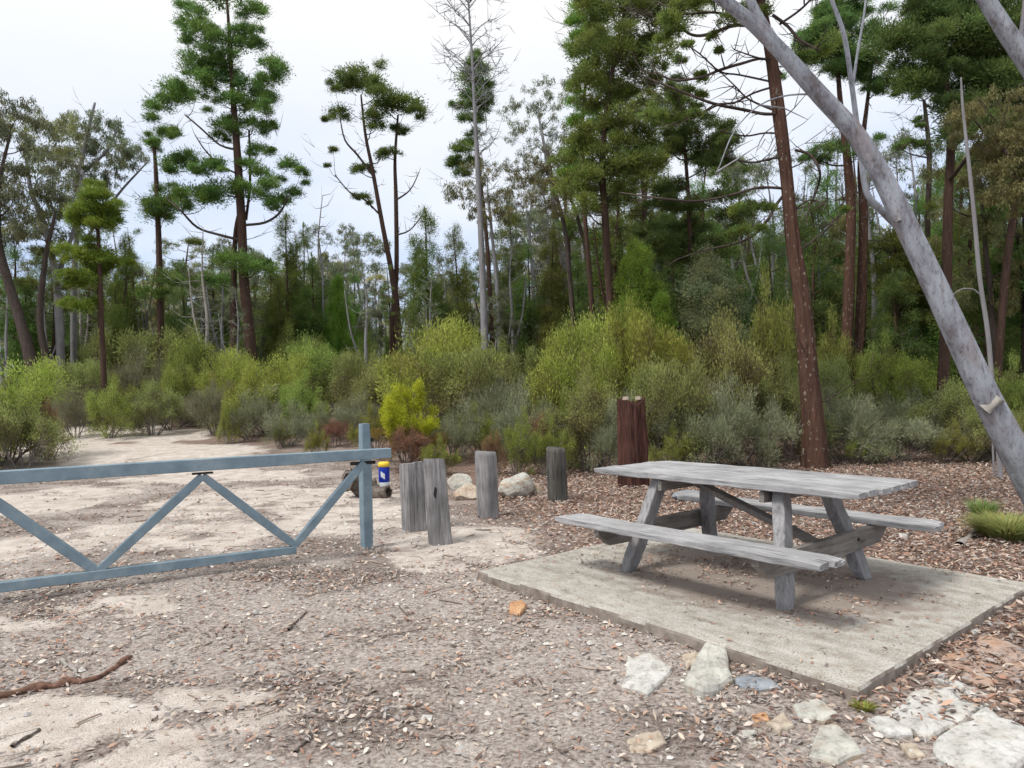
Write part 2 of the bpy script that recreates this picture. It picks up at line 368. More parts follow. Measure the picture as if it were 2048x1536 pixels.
# leaf litter -------------------------------------------------------
def gzl(x, y): return gz(x, y)+.004
PAL = np.array([(.28, .165, .12), (.40, .27, .20), (.48, .39, .31), (.28, .245, .23), (.50, .42, .36), (.15, .095, .075), (.34, .31, .29), (.52, .48, .43), (.36, .205, .145), (.24, .195, .175)])
def litter(name, label, n, x0, x1, y0, y1, smin, smax, pal_w, dens, lift=.012, asp=(.16, .42), keep=None, zf=None):
    x = rs.uniform(x0, x1, n); y = y0+(y1-y0)*rs.uniform(0, 1, n)
    k = rs.uniform(0, 1, n) < dens(x, y); x = x[k]; y = y[k]; n = len(x)
    zb = zf(x, y) if zf else gzl(x, y)
    L = rs.uniform(smin, smax, n)**1; W = L*rs.uniform(*asp, n)
    th = rs.uniform(0, 6.283, n); tilt = rs.normal(0, .22, n); roll = rs.normal(0, .45, n)
    c = np.stack([x, y, zb+rs.uniform(0.0, lift, n)+np.abs(np.sin(tilt))*L*.35], -1)
    d = np.stack([np.cos(th)*np.cos(tilt), np.sin(th)*np.cos(tilt), np.sin(tilt)], -1)
    s = np.stack([-np.sin(th)*np.cos(roll), np.cos(th)*np.cos(roll), np.sin(roll)], -1)
    up_ = np.cross(d, s); bend = rs.uniform(-.05, .28, n)[:, None]*L[:, None]
    L_ = L[:, None]; W_ = W[:, None]
    v = np.stack([c-d*L_*.5, c-d*L_*.12+s*W_*.5+up_*bend*.6, c-d*L_*.12-s*W_*.5+up_*bend*.6,
                  c+d*L_*.22+s*W_*.4+up_*bend*.55, c+d*L_*.22-s*W_*.4+up_*bend*.55, c+d*L_*.5], 1).reshape(-1, 3)
    b = np.arange(n)[:, None]*6
    q = b+np.array([[1, 2, 4, 3]]); t = np.concatenate([b+np.array([[0, 2, 1]]), b+np.array([[3, 4, 5]])])
    col = PAL[rs.choice(len(PAL), n, p=np.array(pal_w)/sum(pal_w))]*rs.uniform(.75, 1.25, (n, 1))
    m = MB(); m.add(v, q, t, np.repeat(col, 6, 0))
    return tag(m.build(name, M['litter'], smooth=False), label, 'leaf litter', None, 'stuff')
def onslab(x, y, m=0.):
    a = (x-slab_c[0])*ex[0]+(y-slab_c[1])*ex[1]; b = (x-slab_c[0])*ey[0]+(y-slab_c[1])*ey[1]
    return (a > -1.475-m) & (a < 1.487+m) & (b > -1.348-m) & (b < 1.208+m)
mixw = [2, 3, 4, 4, 3.5, 2, 4, 2.2, 1.5, 3]; redw = [3.5, 4.5, 3, 2.2, 2.2, 4, 1.8, .6, 3, 3]
def redness(x, y): return np.clip((x*.9+y*.35-2.2)/1.2, 0, 1)
def dn(x, y): return np.where(onslab(x, y), 0, np.clip(1.1-sandf(x, y)*1.15, .06, 1)*np.clip(.05+1.6*(fbm(x*3.1, y*3.6, 77)-.18), 0, 1)*(.35+1.2*(fbm(x*11, y*13, 78)-.2))*(.55+.9*DKf(x, y)))
litter('leaf_litter', 'dry grey and brown leaves and bark chips over the sandy foreground', 125000, -5, 5, 1.5, 6.2, .011, .05, mixw, lambda x, y: dn(x, y)*(1-redness(x, y)*.6), asp=(.16, .5), lift=.008)
litter('bark_litter', 'curled bark strips and long gum leaves among the foreground litter', 12000, -5, 5, 1.5, 8, .03, .10, [3, 3, 2, 3, 2, 3, 2, 1, 3, 3], lambda x, y: dn(x, y)*(.3+1.2*(fbm(x*2, y*2, 80)-.25)), asp=(.08, .2), lift=.012)
litter('leaf_litter', 'scattered litter on the ground beyond the gate', 42000, -9, 5, 6.2, 15, .02, .075, mixw, lambda x, y: dn(x, y)*(1-redness(x, y)*.7))
litter('leaf_litter', 'red brown fallen leaves around and behind the picnic table', 150000, -.4, 9.5, 3.0, 15, .02, .07, redw, lambda x, y: np.where(onslab(x, y), 0, np.clip(1.2-sandf(x, y), 0, 1)*redness(x, y)*(.4+.9*fbm(x*2.3, y*2.3, 79))), lift=.03)
litter('leaf_litter', 'red brown leaves drifted along the slab edge', 30000, -.8, 3.6, 1.7, 5.6, .014, .05, redw, lambda x, y: dn(x, y)*redness(x+.75, y)*.9)
def dslab(x, y):
    a = (x-slab_c[0])*ex[0]+(y-slab_c[1])*ex[1]; b = (x-slab_c[0])*ey[0]+(y-slab_c[1])*ey[1]
    ok = (a > -1.4) & (a < 1.42) & (b > -1.28) & (b < 1.14)
    d = 2.0*np.clip(1.15-((a+.25)/.85)**2-((b-.15)/.55)**2, 0, 1)*(fbm(x*4, y*4, 55) > .48)+.5*np.clip(1-((a-.75)/.5)**2-((b+.25)/.6)**2, 0, 1)*(fbm(x*5, y*5, 56) > .5)+.05+.35*(fbm(x*3, y*3, 57) > .6)
    return np.where(ok, d, 0)
litter('leaf_litter', 'small brown leaves lying on the concrete under the table', 34000, -.6, 4, 3.2, 7.4, .012, .042, redw, dslab, lift=.006, zf=lambda x, y: np.zeros_like(x)+.002)
# small stones and chips
def chips(n, x0, x1, y0, y1, smin, smax):
    x = rs.uniform(x0, x1, n); y = rs.uniform(y0, y1, n); k = ~onslab(x, y, .02) & (rs.uniform(0, 1, n) < .25+.8*fbm(x*1.3, y*1.3, 91)); x = x[k]; y = y[k]; n = len(x)
    s = smin*(smax/smin)**(rs.uniform(0, 1, n)**2.2); z = gzl(x, y)
    base = np.array([(1, 0, 0), (.3, .95, 0), (-.8, .6, 0), (-.8, -.6, 0), (.3, -.95, 0), (0, 0, .6)])
    j = rs.uniform(.6, 1.3, (n, 6, 1)); th = rs.uniform(0, 6.28, n); c, s_ = np.cos(th), np.sin(th)
    v = base[None]*j; v = np.stack([v[..., 0]*c[:, None]-v[..., 1]*s_[:, None], v[..., 0]*s_[:, None]+v[..., 1]*c[:, None], v[..., 2]+rs.uniform(-.1, .25, (n, 6))*(base[None, :, 2] > 0)], -1)*s[:, None, None]*.5
    v = v+np.stack([x, y, z-.001], -1)[:, None]
    b = np.arange(n)[:, None]*6; t = np.concatenate([b+np.array([[k2, (k2+1) % 5, 5]]) for k2 in range(5)])
    col = np.array([(.62, .58, .52), (.5, .43, .36), (.42, .3, .24), (.36, .35, .34), (.58, .55, .51)])[rs.choice(5, n)]*rs.uniform(.8, 1.15, (n, 1))
    m = MB(); m.add(v.reshape(-1, 3), None, t, np.repeat(col, 6, 0)); return m
tag(chips(22000, -5, 5.5, 1.5, 9, .006, .05).build('pebbles', M['litter'], smooth=False), 'small pale pebbles and chips among the leaf litter', 'pebbles', None, 'stuff')

# ------------------------------------------------------------------ slab
def slab():
    bm = bmesh.new()
    a0, a1, b0, b1 = -1.4754, 1.4871, -1.3483, 1.2081
    na, nb = 70, 60; vs = {}
    for i in range(na+1):
        for j in range(nb+1):
            a = a0+(a1-a0)*i/na; b = b0+(b1-b0)*j/nb
            ea = (i in (0, na)); eb = (j in (0, nb))
            if ea or eb:
                n = (float(fbm(a*9, b*9, 61))-.5)*.014
                if ea: a += n*(1 if i else -1)
                if eb: b += n*(1 if j else -1)
            vs[i, j] = bm.verts.new((a, b, (float(vn(a*3, b*3, 5))-.5)*.004-(.006 if (ea or eb) else 0)))
    for i in range(na):
        for j in range(nb): bm.faces.new((vs[i, j], vs[i+1, j], vs[i+1, j+1], vs[i, j+1]))
    ring = [(i, 0) for i in range(na)]+[(na, j) for j in range(nb)]+[(i, nb) for i in range(na, 0, -1)]+[(0, j) for j in range(nb, 0, -1)]
    prev = [vs[k] for k in ring]
    for dz, o in ((-.02, .008), (-.07, .012), (-.16, .014)):
        cur = []
        for k, (i, j) in enumerate(ring):
            v = vs[i, j].co; ax = (-1 if i == 0 else 1 if i == na else 0); bx = (-1 if j == 0 else 1 if j == nb else 0)
            n = (float(fbm(v.x*9+dz*30, v.y*9, 63))-.5)*.02
            cur.append(bm.verts.new((v.x+ax*(o+n), v.y+bx*(o+n), dz)))
        for k in range(len(ring)):
            k2 = (k+1) % len(ring); bm.faces.new((prev[k2], prev[k], cur[k], cur[k2]))
        prev = cur
    me = bpy.data.meshes.new('concrete_slab'); bm.to_mesh(me); bm.free()
    o = bpy.data.objects.new('concrete_slab', me); COL.objects.link(o)
    o.location = (slab_c[0], slab_c[1], 0); o.rotation_euler = (0, 0, TH)
    m, nt = newmat('weathered_concrete'); v = coords(nt)
    n1 = noise(nt, v, 90, 4, .7); n2 = noise(nt, coords(nt, (1.2, 5, 1)), 1.8, 6, .7); n3 = noise(nt, v, 9, 5, .6)
    r1 = ramp(nt, [(.32, (.34, .315, .28)), (.5, (.44, .42, .38)), (.68, (.52, .50, .455))]); nt.links.new(n2, r1.inputs[0])
    r3 = ramp(nt, [(.34, (.72, .67, .62)), (.56, (1, 1, 1))]); nt.links.new(n3, r3.inputs[0])
    r4 = ramp(nt, [(.38, (.42, .38, .35)), (.5, (1, 1, 1))]); nt.links.new(n1, r4.inputs[0])
    c = r1.outputs[0]
    for rr in (r3, r4):
        mm = nt.nodes.new('ShaderNodeMix'); mm.data_type = 'RGBA'; mm.blend_type = 'MULTIPLY'; mm.inputs[0].default_value = .8
        nt.links.new(c, mm.inputs[6]); nt.links.new(rr.outputs[0], mm.inputs[7]); c = mm.outputs[2]
    # dirt trodden in around the table (a stain with its own shape, object space)
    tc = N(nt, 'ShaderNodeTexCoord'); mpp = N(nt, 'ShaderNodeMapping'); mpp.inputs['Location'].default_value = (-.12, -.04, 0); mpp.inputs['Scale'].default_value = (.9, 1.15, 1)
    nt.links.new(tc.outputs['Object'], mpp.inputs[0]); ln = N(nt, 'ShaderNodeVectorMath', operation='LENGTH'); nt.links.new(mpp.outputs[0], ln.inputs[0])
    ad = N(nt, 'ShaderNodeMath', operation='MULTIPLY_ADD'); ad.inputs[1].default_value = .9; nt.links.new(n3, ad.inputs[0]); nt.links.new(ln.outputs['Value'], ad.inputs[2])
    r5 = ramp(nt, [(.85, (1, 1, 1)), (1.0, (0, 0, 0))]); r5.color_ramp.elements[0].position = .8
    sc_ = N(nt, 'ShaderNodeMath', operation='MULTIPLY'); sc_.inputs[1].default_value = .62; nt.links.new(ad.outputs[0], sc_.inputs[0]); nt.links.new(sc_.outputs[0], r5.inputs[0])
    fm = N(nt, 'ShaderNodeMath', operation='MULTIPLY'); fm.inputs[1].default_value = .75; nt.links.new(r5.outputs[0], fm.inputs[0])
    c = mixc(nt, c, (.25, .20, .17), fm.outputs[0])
    finish(nt, c, .9, n1, .5, .006, .2); me.materials.append(m)
    me.materials.append(simplemat('slab_side_dirt', (.15, .12, .10), (.30, .26, .225), 16, .95, .6))
    for p in me.polygons:
        if abs(p.normal.z) < .5: p.material_index = 1
    tag(o, 'weathered rectangular concrete slab under the picnic table', 'slab')
slab()

# ------------------------------------------------------------------ rocks
def flat_rock(poly, th, mat, label, top=0., cat='rock', tilt=0.):
    P = [ground_pt(*p) for p in poly]; c = np.mean(P, 0)
    bm = bmesh.new(); zb = float(gz(c[0], c[1]))
    n = 5; ring = []
    for k in range(len(P)):
        a, b = P[k], P[(k+1) % len(P)]
        for t in np.arange(n)/n:
            p = a*(1-t)+b*t; d = p-c; jit = 1+(float(vn(p[0]*14, p[1]*14, 3))-.5)*.16
            ring.append((c[0]+d[0]*jit, c[1]+d[1]*jit))
    m = len(ring); lv = []
    hk = th*(.6 if th < .07 else .75)
    for f, z in ((1.04, -.07), (1.02, hk*.45), (.95, hk*.85), (.82, hk), (.6, hk*1.03), (.3, hk*1.05)):
        row = []
        for (x, y) in ring:
            X_, Y_ = c[0]+(x-c[0])*f, c[1]+(y-c[1])*f
            zz = zb+z+((float(fbm(X_*6, Y_*6, 8))-.5)*.05+(float(fbm(X_*25, Y_*25, 9))-.5)*.014)*(1 if z > 0 else 0)*min(1, th/.05+.3)+tilt*(Y_-c[1])
            row.append(bm.verts.new((X_-c[0], Y_-c[1], zz-zb)))
        lv.append(row)
    for r0, r1_ in zip(lv, lv[1:]):
        for k in range(m): bm.faces.new((r0[k], r0[(k+1) % m], r1_[(k+1) % m], r1_[k]))
    bm.faces.new(lv[-1])
    bmesh.ops.recalc_face_normals(bm, faces=bm.faces)
    me = bpy.data.meshes.new('rock'); bm.to_mesh(me); bm.free(); me.materials.append(mat)
    o = bpy.data.objects.new('rock', me); COL.objects.link(o); o.location = (c[0], c[1], zb)
    tag(o, label, cat); return o
fr = [([(1254, 1320), (1303, 1314), (1345, 1337), (1332, 1361), (1295, 1394), (1245, 1374)], .045, 'stonew', 'white flat rock, leftmost of the rocks along the front slab edge'),
 ([(1363, 1316), (1395, 1310), (1399, 1328), (1374, 1341)], .03, 'stonet', 'small cream stone between the two white rocks by the slab edge'),
 ([(1413, 1301), (1448, 1312), (1459, 1337), (1465, 1368), (1436, 1390), (1407, 1395), (1370, 1378), (1382, 1345)], .075, 'stoneg', 'chunky pale rock pointing up against the front slab edge'),
 ([(1469, 1361), (1504, 1351), (1544, 1366), (1560, 1382), (1515, 1384), (1473, 1376)], .03, 'stoneb', 'low blue grey stone right of the chunky pale rock'),
 ([(1583, 1415), (1635, 1403), (1676, 1436), (1647, 1448), (1597, 1440)], .03, 'stoneg', 'cream flat stone below the near corner of the slab'),
 ([(1531, 1453), (1568, 1430), (1589, 1457), (1560, 1473)], .035, 'stonet', 'tan angular stone left of the cream flat stone'),
 ([(1504, 1432), (1531, 1426), (1540, 1444), (1508, 1448)], .02, 'stoneo', 'small orange stone just above the tan angular stone'),
 ([(1639, 1465), (1672, 1457), (1705, 1490), (1722, 1515), (1676, 1531), (1618, 1519)], .04, 'stoneg', 'large half buried grey stone with orange edge at the bottom'),
 ([(1482, 1465), (1511, 1461), (1523, 1490), (1498, 1498)], .02, 'stoneg', 'small grey stone between two tan stones near the bottom edge'),
 ([(1254, 1486), (1283, 1469), (1320, 1465), (1332, 1490), (1303, 1506), (1262, 1506)], .025, 'stonet', 'dusty tan rock sunk in litter left of the other bottom rocks'),
 ([(1734, 1448), (1776, 1436), (1821, 1465), (1825, 1477), (1796, 1482), (1751, 1465)], .03, 'stonew', 'narrow white rock left of the big white plates'),
 ([(1780, 1430), (1834, 1386), (1904, 1382), (1966, 1424), (1925, 1448), (1879, 1475), (1850, 1490), (1829, 1465)], .045, 'stonew', 'big white flat rock beyond the crack'),
 ([(1972, 1429), (2045, 1465), (2070, 1498), (2030, 1560), (1929, 1550), (1879, 1518), (1866, 1492), (1890, 1477), (1937, 1449)], .055, 'stonew', 'biggest white flat rock in the bottom right corner'),
 ([(1858, 1364), (1904, 1361), (1987, 1395), (1978, 1417), (1908, 1377)], .03, 'stonew', 'white sliver of rock behind the big white flat rock'),
 ([(1945, 1300), (1975, 1275), (2048, 1300), (2075, 1345), (2000, 1355), (1960, 1330)], .03, 'stonep', 'pinkish orange flat rock at the right edge'),
 ([(1879, 1320), (1920, 1304), (1987, 1366), (1978, 1382), (1929, 1357)], .02, 'stonep', 'dull brown flat stone beside the right slab edge'),
 ([(1018, 1230), (1020, 1212), (1044, 1207), (1054, 1220), (1040, 1234)], .055, 'stoneo', 'small upright orange stone near the left end of the slab'),
 ([(838, 1442), (846, 1430), (866, 1433), (862, 1444)], .02, 'stonew', 'tiny white stone alone in the foreground litter'),
 ([(1798, 1490), (1830, 1490), (1850, 1515), (1820, 1520)], .02, 'stonet', 'small tan stone against the biggest white rock'),
 ([(1745, 1275), (1762, 1268), (1775, 1276), (1760, 1284)], .02, 'stonew', 'small white pebble stone lying by the right slab edge')]
fr[-1] = ([(1935, 1262), (1950, 1256), (1962, 1263), (1948, 1271)], .02, 'stonew', 'small white pebble stone lying by the right slab edge')
for p, th, m_, lab in fr: flat_rock(p, th, M[m_], lab)
def boulder(px, py, wpx, hpx, m_, label, depth=.8, seed=0):
    p = ground_pt(px, py); Y = p[1]; w_ = wpx*Y/F; h_ = hpx*Y/F
    bm = bmesh.new(); bmesh.ops.create_icosphere(bm, subdivisions=4, radius=1)
    rg = np.random.default_rng(seed+100); pl = [(v/np.linalg.norm(v), rg.uniform(.55, .85)) for v in rg.normal(size=(9, 3))]
    for v in bm.verts:
        c = np.array(v.co)
        for n_, d_ in pl:
            e = c@n_-d_
            if e > 0: c = c-n_*e*.9
        c *= 1+(float(fbm(c[0]*3+c[2]*2, c[1]*3+c[2], seed))-.5)*.22
        v.co = c
    zmx = max(v.co.z for v in bm.verts); xm = max(abs(v.co.x) for v in bm.verts)
    for v in bm.verts: v.co = (v.co.x/xm*w_/2, v.co.y*w_/2*depth, (v.co.z/zmx)*h_*.62+h_*.36)
    me = bpy.data.meshes.new('rock'); bm.to_mesh(me); bm.free(); me.materials.append(M[m_])
    o = bpy.data.objects.new('rock', me); COL.objects.link(o); o.location = (p[0], p[1], p[2]-.01)
    tag(o, label, 'rock'); return o
boulder(920, 977, 56, 32, 'stoneg', 'pale topped rock between the front bollard and the third bollard', seed=1)
boulder(938, 997, 62, 30, 'stonet', 'sandy tan rock below the pale topped rock behind the bollards', seed=2)
b_ = boulder(1034, 993, 80, 46, 'stoneg', 'large pale angular rock right of the third bollard', seed=5); b_.rotation_euler = (0, -.22, .2)
boulder(1075, 990, 26, 26, 'stonet', 'small tan rock touching the large pale angular rock', seed=4)
boulder(1390, 1003, 90, 26, 'stoneb', 'grey flat rock seen beneath the tabletop behind the table', seed=6)
boulder(355, 853, 28, 16, 'stonet', 'brownish rock at the far end of the sandy path', seed=7)
boulder(392, 848, 16, 10, 'stonet', 'little rock right of the brownish rock on the path', seed=8)
boulder(1805, 1078, 22, 14, 'stonew', 'small white rock just behind the far bench end', seed=9)

# ------------------------------------------------------------------ picnic table
def Lp(a, b, z): return ex*a+ey*b+ez*z
root = empty('picnic_table', (slab_c[0], slab_c[1], 0), TH); tag(root, 'weathered grey timber picnic table with two attached benches on the concrete slab', 'picnic table')
LX, LY, LZ = A(1, 0, 0), A(0, 1, 0), A(0, 0, 1)
def rough_box(mb, c, ax, ay, az, sx, sy, sz, n=14, jit=.004, bev=.006, seed=0):
    """plank along ax with rounded edges, split and worn a little"""
    prof = [(-1, -1, 1, 0), (-1, -1, 0, 1), (-1, 1, 0, -1), (-1, 1, 1, 0), (1, 1, -1, 0), (1, 1, 0, -1), (1, -1, 0, 1), (1, -1, -1, 0)]
    rg = np.random.default_rng(seed); rows = []
    for i_ in range(n+1):
        t = i_/n*2-1; o = rg.normal(0, jit, 2); en = bev if i_ in (0, n) else 0
        row = []
        for (py, pz, dy, dz) in prof:
            y = py*(sy/2-en)+dy*bev+o[0]*.6+rg.normal(0, jit*.35); z = pz*(sz/2-en)+dz*bev+o[1]*.35+rg.normal(0, jit*.3)
            row.append(c+ax*(t*sx/2+(rg.normal(0, jit*.8) if i_ in (0, n) else 0))+ay*y+az*z)
        rows.append(row)
    v = np.array(rows).reshape(-1, 3); q = []
    for i_ in range(n):
        for k in range(8): q.append((i_*8+k, i_*8+(k+1) % 8, (i_+1)*8+(k+1) % 8, (i_+1)*8+k))
    nv = len(v); v = np.vstack([v, [v[:8].mean(0), v[-8:].mean(0)]])
    t = [(k, nv, (k+1) % 8) for k in range(8)]+[(n*8+(k+1) % 8, nv+1, n*8+k) for k in range(8)]
    mb.add(v, q, t)
Lt, Wt, Ht, Bh, bo, bw = 2.17, .8655, .754, .412, .7578, .262
m1 = MB(); npl = 6; pw = Wt/npl
for k in range(npl):
    rough_box(m1, A(rs.uniform(-.008, .008), -Wt/2+pw*(k+.5), Ht-.022+rs.uniform(-.002, .002)), LX, LY, LZ, Lt+rs.uniform(-.015, .015), pw-.013, .045, 22, .0035, .005, k)
m1.build('tabletop', M['table'], root, smooth=False)
for s in (-1, 1):
    m1 = MB()
    for k in (-1, 1): rough_box(m1, A(rs.uniform(-.01, .01), s*bo+k*bw/4, Bh-.022), LX, LY, LZ, Lt+rs.uniform(-.02, .02), bw/2-.012, .045, 22, .0035, .005, 20+k+s*3)
    m1.build('seat', M['table'], root, smooth=False)
LXF = .655
for sxx in (-1, 1):
    m1 = MB(); rough_box(m1, A(sxx*(LXF-.225), 0, Ht-.09), LY, LX, LZ, .80, .045, .085, 6, .002, .005, 40+sxx); m1.build('top_bearer', M['tabledark'], root, smooth=False)
    m1 = MB()
    bx = sxx*(LXF+.004)
    # seat bearer with chamfered ends
    yv = [-bo-.10, -bo+.02, -.3, .3, bo-.02, bo+.10]; zt = [Bh-.05]*6; zb2 = [Bh-.09, Bh-.18, Bh-.19, Bh-.19, Bh-.18, Bh-.09]
    v = []
    for y_, a_, b2 in zip(yv, zt, zb2):
        for xx in (-.024, .024): v += [(bx+xx, y_, b2), (bx+xx, y_, a_)]
    q = []
    for k in range(5):
        o = k*4; q += [(o, o+4, o+5, o+1), (o+2, o+3, o+7, o+6), (o+1, o+5, o+7, o+3), (o, o+2, o+6, o+4)]
    q += [(0, 1, 3, 2), (20, 22, 23, 21)]
    m1.add(v, q); m1.build('seat_bearer', M['tabledark'], root, smooth=False)
    for sy in (-1, 1):
        a = A(sxx*LXF, sy*.53, 0.0); b = A(sxx*(LXF-.15), sy*.285, Ht-.046); d = b-a; L_ = np.linalg.norm(d); d /= L_
        m1 = MB(); nn = np.cross(LX, d)
        rough_box(m1, (a+b)/2, d, LX, nn, L_-.01, .085, .115, 10, .003, .006, 60+sxx+sy*2)
        # cut the foot level with the slab
        V = m1.V[0]; V[:8, 2] = .001; V[-2, 2] = .001; V[-10:-2, 2] = np.minimum(V[-10:-2, 2], Ht-.047); V[-1, 2] = Ht-.047
        m1.build('leg', M['tableleg'], root, smooth=False)
a = A(-LXF+.26, 0, Ht-.1); b = A(LXF-.03, 0, Bh-.10); d = b-a; L_ = np.linalg.norm(d); d /= L_
m1 = MB(); rough_box(m1, (a+b)/2, d, LY, np.cross(d, LY), L_, .09, .045, 10, .002, .005, 80); m1.build('brace', M['tabledark'], root, smooth=False)
# bolts on the seat bearers
for sxx in (-1, 1):
    for sy in (-1, 1):
        m1 = MB(); p = A(sxx*(LXF+.026), sy*.40, Bh-.11); m1.tube([p, p+A(sxx*.012, 0, 0)], [.012, .011], 8); m1.build('bolt', M['black'], root)

# ------------------------------------------------------------------ gate
pr = at(780, 905, 6.68); pl_ = at(0, 955, 5.30); pl_[2] = pr[2] = .854
gd = pr-pl_; gd[2] = 0; gd /= np.linalg.norm(gd); gn = A(gd[1], -gd[0], 0)   # towards camera
def gp(px, py, off=0.):
    d = fw+cright*(px-1024)/F+cup*(768-py)/F; o = pr+gn*off
    return CAM+d*(((o-CAM)@gn)/(d@gn))
groot = empty('boom_gate', (pr[0], pr[1], 0)); tag(groot, 'blue grey steel boom gate with zigzag braces across the sandy track', 'gate')
def bar(name, a, b, w_, h_, mat='gate', nup=None):
    d = b-a; L_ = np.linalg.norm(d); d /= L_; s = np.cross(d, gn); s /= np.linalg.norm(s)
    m = MB(); rough_box(m, (a+b)/2-A(pr[0], pr[1], 0), d, gn, s, L_, w_, h_, 4, .0003, .005, 3); return m.build(name, M[mat], groot, smooth=False)
endl = pl_-gd*2.1
bar('top_rail', endl, pr, .09, .1)
bA, bB = gp(592, 1099), gp(0, 1174); dB = bB-bA; dB /= np.linalg.norm(dB)
bl = bA+dB*(np.linalg.norm(bA-bB)+1.9)
bar('bottom_rail', bl, bA, .065, .075)
tops = [gp(728, 924), gp(405, 952)]; bots = [gp(590, 1090), gp(195, 1143)]
for a, b in ((tops[0], bots[0]), (bots[0], tops[1]), (tops[1], bots[1])):
    bar('brace', a, b, .058, .07)
t2 = gp(0, 1010); dd = (t2-bots[1]); dd /= np.linalg.norm(dd); t3 = bots[1]+dd*((.80-bots[1][2])/dd[2]); bar('brace', bots[1], t3, .058, .075)
bar('brace', t3, bl+A(0, 0, .03)+gd*.3, .058, .07)
m = MB(); c = gp(405, 944)-A(pr[0], pr[1], 0); m.box(c-A(0, 0, .01), gd, gn, ez, .16, .07, .012); m.build('weld_plate', M['black'], groot, smooth=False)
p = gp(712, 927)-A(pr[0], pr[1], 0)
m = MB(); m.tube([p+gd*-.05, p+gd*.18], [.016, .016], 8); m.build('latch_bolt', M['black'], groot)
def square_post(name, loc, w_, h_, rz, label):
    r_ = empty(name, loc, rz); tag(r_, label, 'post'); m = MB()
    rough_box(m, A(0, 0, h_/2-.1), LZ, LX, LY, h_+.2, w_, w_, 3, .0003, .008, 5); m.build('post_shaft', M['gate'], r_, smooth=False)
    return r_
pb = ground_pt(733, 1097)
gpst = square_post('gate_post', (pb[0], pb[1]+.02, float(gz(pb[0], pb[1]))), .10, 1.20, .62, 'blue grey square steel post holding the free end of the gate')
m = MB(); m.box(A(.068, 0, 1.20-.16), LX, LY, LZ, .035, .05, .035); m.build('stopper', M['black'], gpst, smooth=False)
hp = endl-gd*.16; square_post('gate_post', (hp[0], hp[1], float(gz(hp[0], hp[1]))), .14, 1.25, math.atan2(gd[1], gd[0]), 'blue grey hinge post at the left end of the boom gate')

# ------------------------------------------------------------------ bollards and stump
def hewn(name, px, py, toppy, w_, rz, lean, mat, label, cat='bollard', sq=.5, knot=False, seed=0, flare=1.):
    p = ground_pt(px, py); Y = p[1]; h_ = (py-toppy)*Y/F+.0
    rg = np.random.default_rng(seed+7); k = 28; n = 16; m = MB(); rows = []
    th = np.arange(k)*2*math.pi/k
    for i_ in range(n+1):
        z = -.12+(h_+.12)*i_/n; t = i_/n
        r_ = w_/2/np.maximum(np.abs(np.cos(th)), np.abs(np.sin(th)))**sq*(1+(flare-1)*(1-t))
        r_ = r_*(1+(vn(np.cos(th)*2.4+seed, np.sin(th)*2.4+z*.6, seed)-.5)*.16)
        r_ = r_*(1-.05*(_h(np.arange(k), 1., seed) > .8)*(.4+.6*(vn(th*4, z*2+0*th, 3))))
        if i_ == n: r_ = r_*.95
        zz = z+(0 if i_ < n-1 else 1)*((np.cos(th+seed)*.015)+rg.normal(0, .003, k))
        rows.append(np.stack([r_*np.cos(th)+lean[0]*z, r_*np.sin(th)+lean[1]*z, zz+0*th], -1))
    v = np.array(rows).reshape(-1, 3); i2 = np.arange(n)[:, None]*k; j2 = np.arange(k)[None]
    q = np.stack([i2+j2, i2+(j2+1) % k, i2+k+(j2+1) % k, i2+k+j2], -1).reshape(-1, 4)
    v = np.vstack([v, v[-k:].mean(0)]); t = [(n*k+x, n*k+(x+1) % k, len(v)-1) for x in range(k)]
    m.add(v, q, t); r2_ = empty(name, (p[0], p[1], p[2]), rz); tag(r2_, label, cat)
    m.build('timber', M[mat], r2_, smooth=sq < .7)
    return r2_, h_
BG = 'short timber bollards beside the gate'
b1, _ = hewn('bollard', 828, 1060, 926, .215, .55, (-.02, 0), 'post', 'squat grey timber bollard half hidden behind the front bollard', sq=1., seed=1)
b2, hh = hewn('bollard', 881, 1086, 918, .20, .35, (-.06, 0), 'post', 'tall grey bollard leaning left with a dark knot hole, nearest the camera', sq=.95, seed=2, flare=1.06)
b3, _ = hewn('bollard', 977, 1036, 903, .225, .85, (-.03, 0), 'post', 'pale grey bollard in front of the pale rocks', sq=.55, seed=3)
b4, _ = hewn('bollard', 1116, 1003, 896, .25, .5, (-.02, 0), 'postd', 'dark blackened bollard nearest the picnic table', sq=.35, seed=4)
for b in (b1, b2, b3, b4): b['group'] = BG
# knot hole: a dark plug let into the face
m = MB(); th = np.arange(10)*.628
zc = hh*.62; cx = -.06*zc
fdir = A(-.25, -1, 0)/np.linalg.norm(A(-.25, -1, 0)); rot = -.35
fl = A(fdir[0]*math.cos(rot)-fdir[1]*math.sin(rot), fdir[0]*math.sin(rot)+fdir[1]*math.cos(rot), 0)
fl = A(0, -1, 0)
pc = A(cx-.005-.03, -.1, zc); ring = np.array([pc+A(math.cos(a)*.016*(1+.3*math.sin(2*a)), 0, math.sin(a)*.055) for a in th])
m.add(np.vstack([ring+A(0, -.006, 0), ring+A(0, .05, 0), [pc+A(0, -.004, 0)]]), [(k, (k+1) % 10, 10+(k+1) % 10, 10+k) for k in range(10)], [(k, 20, (k+1) % 10) for k in range(10)])
m.build('knot_hole', M['black'], b2, smooth=False)

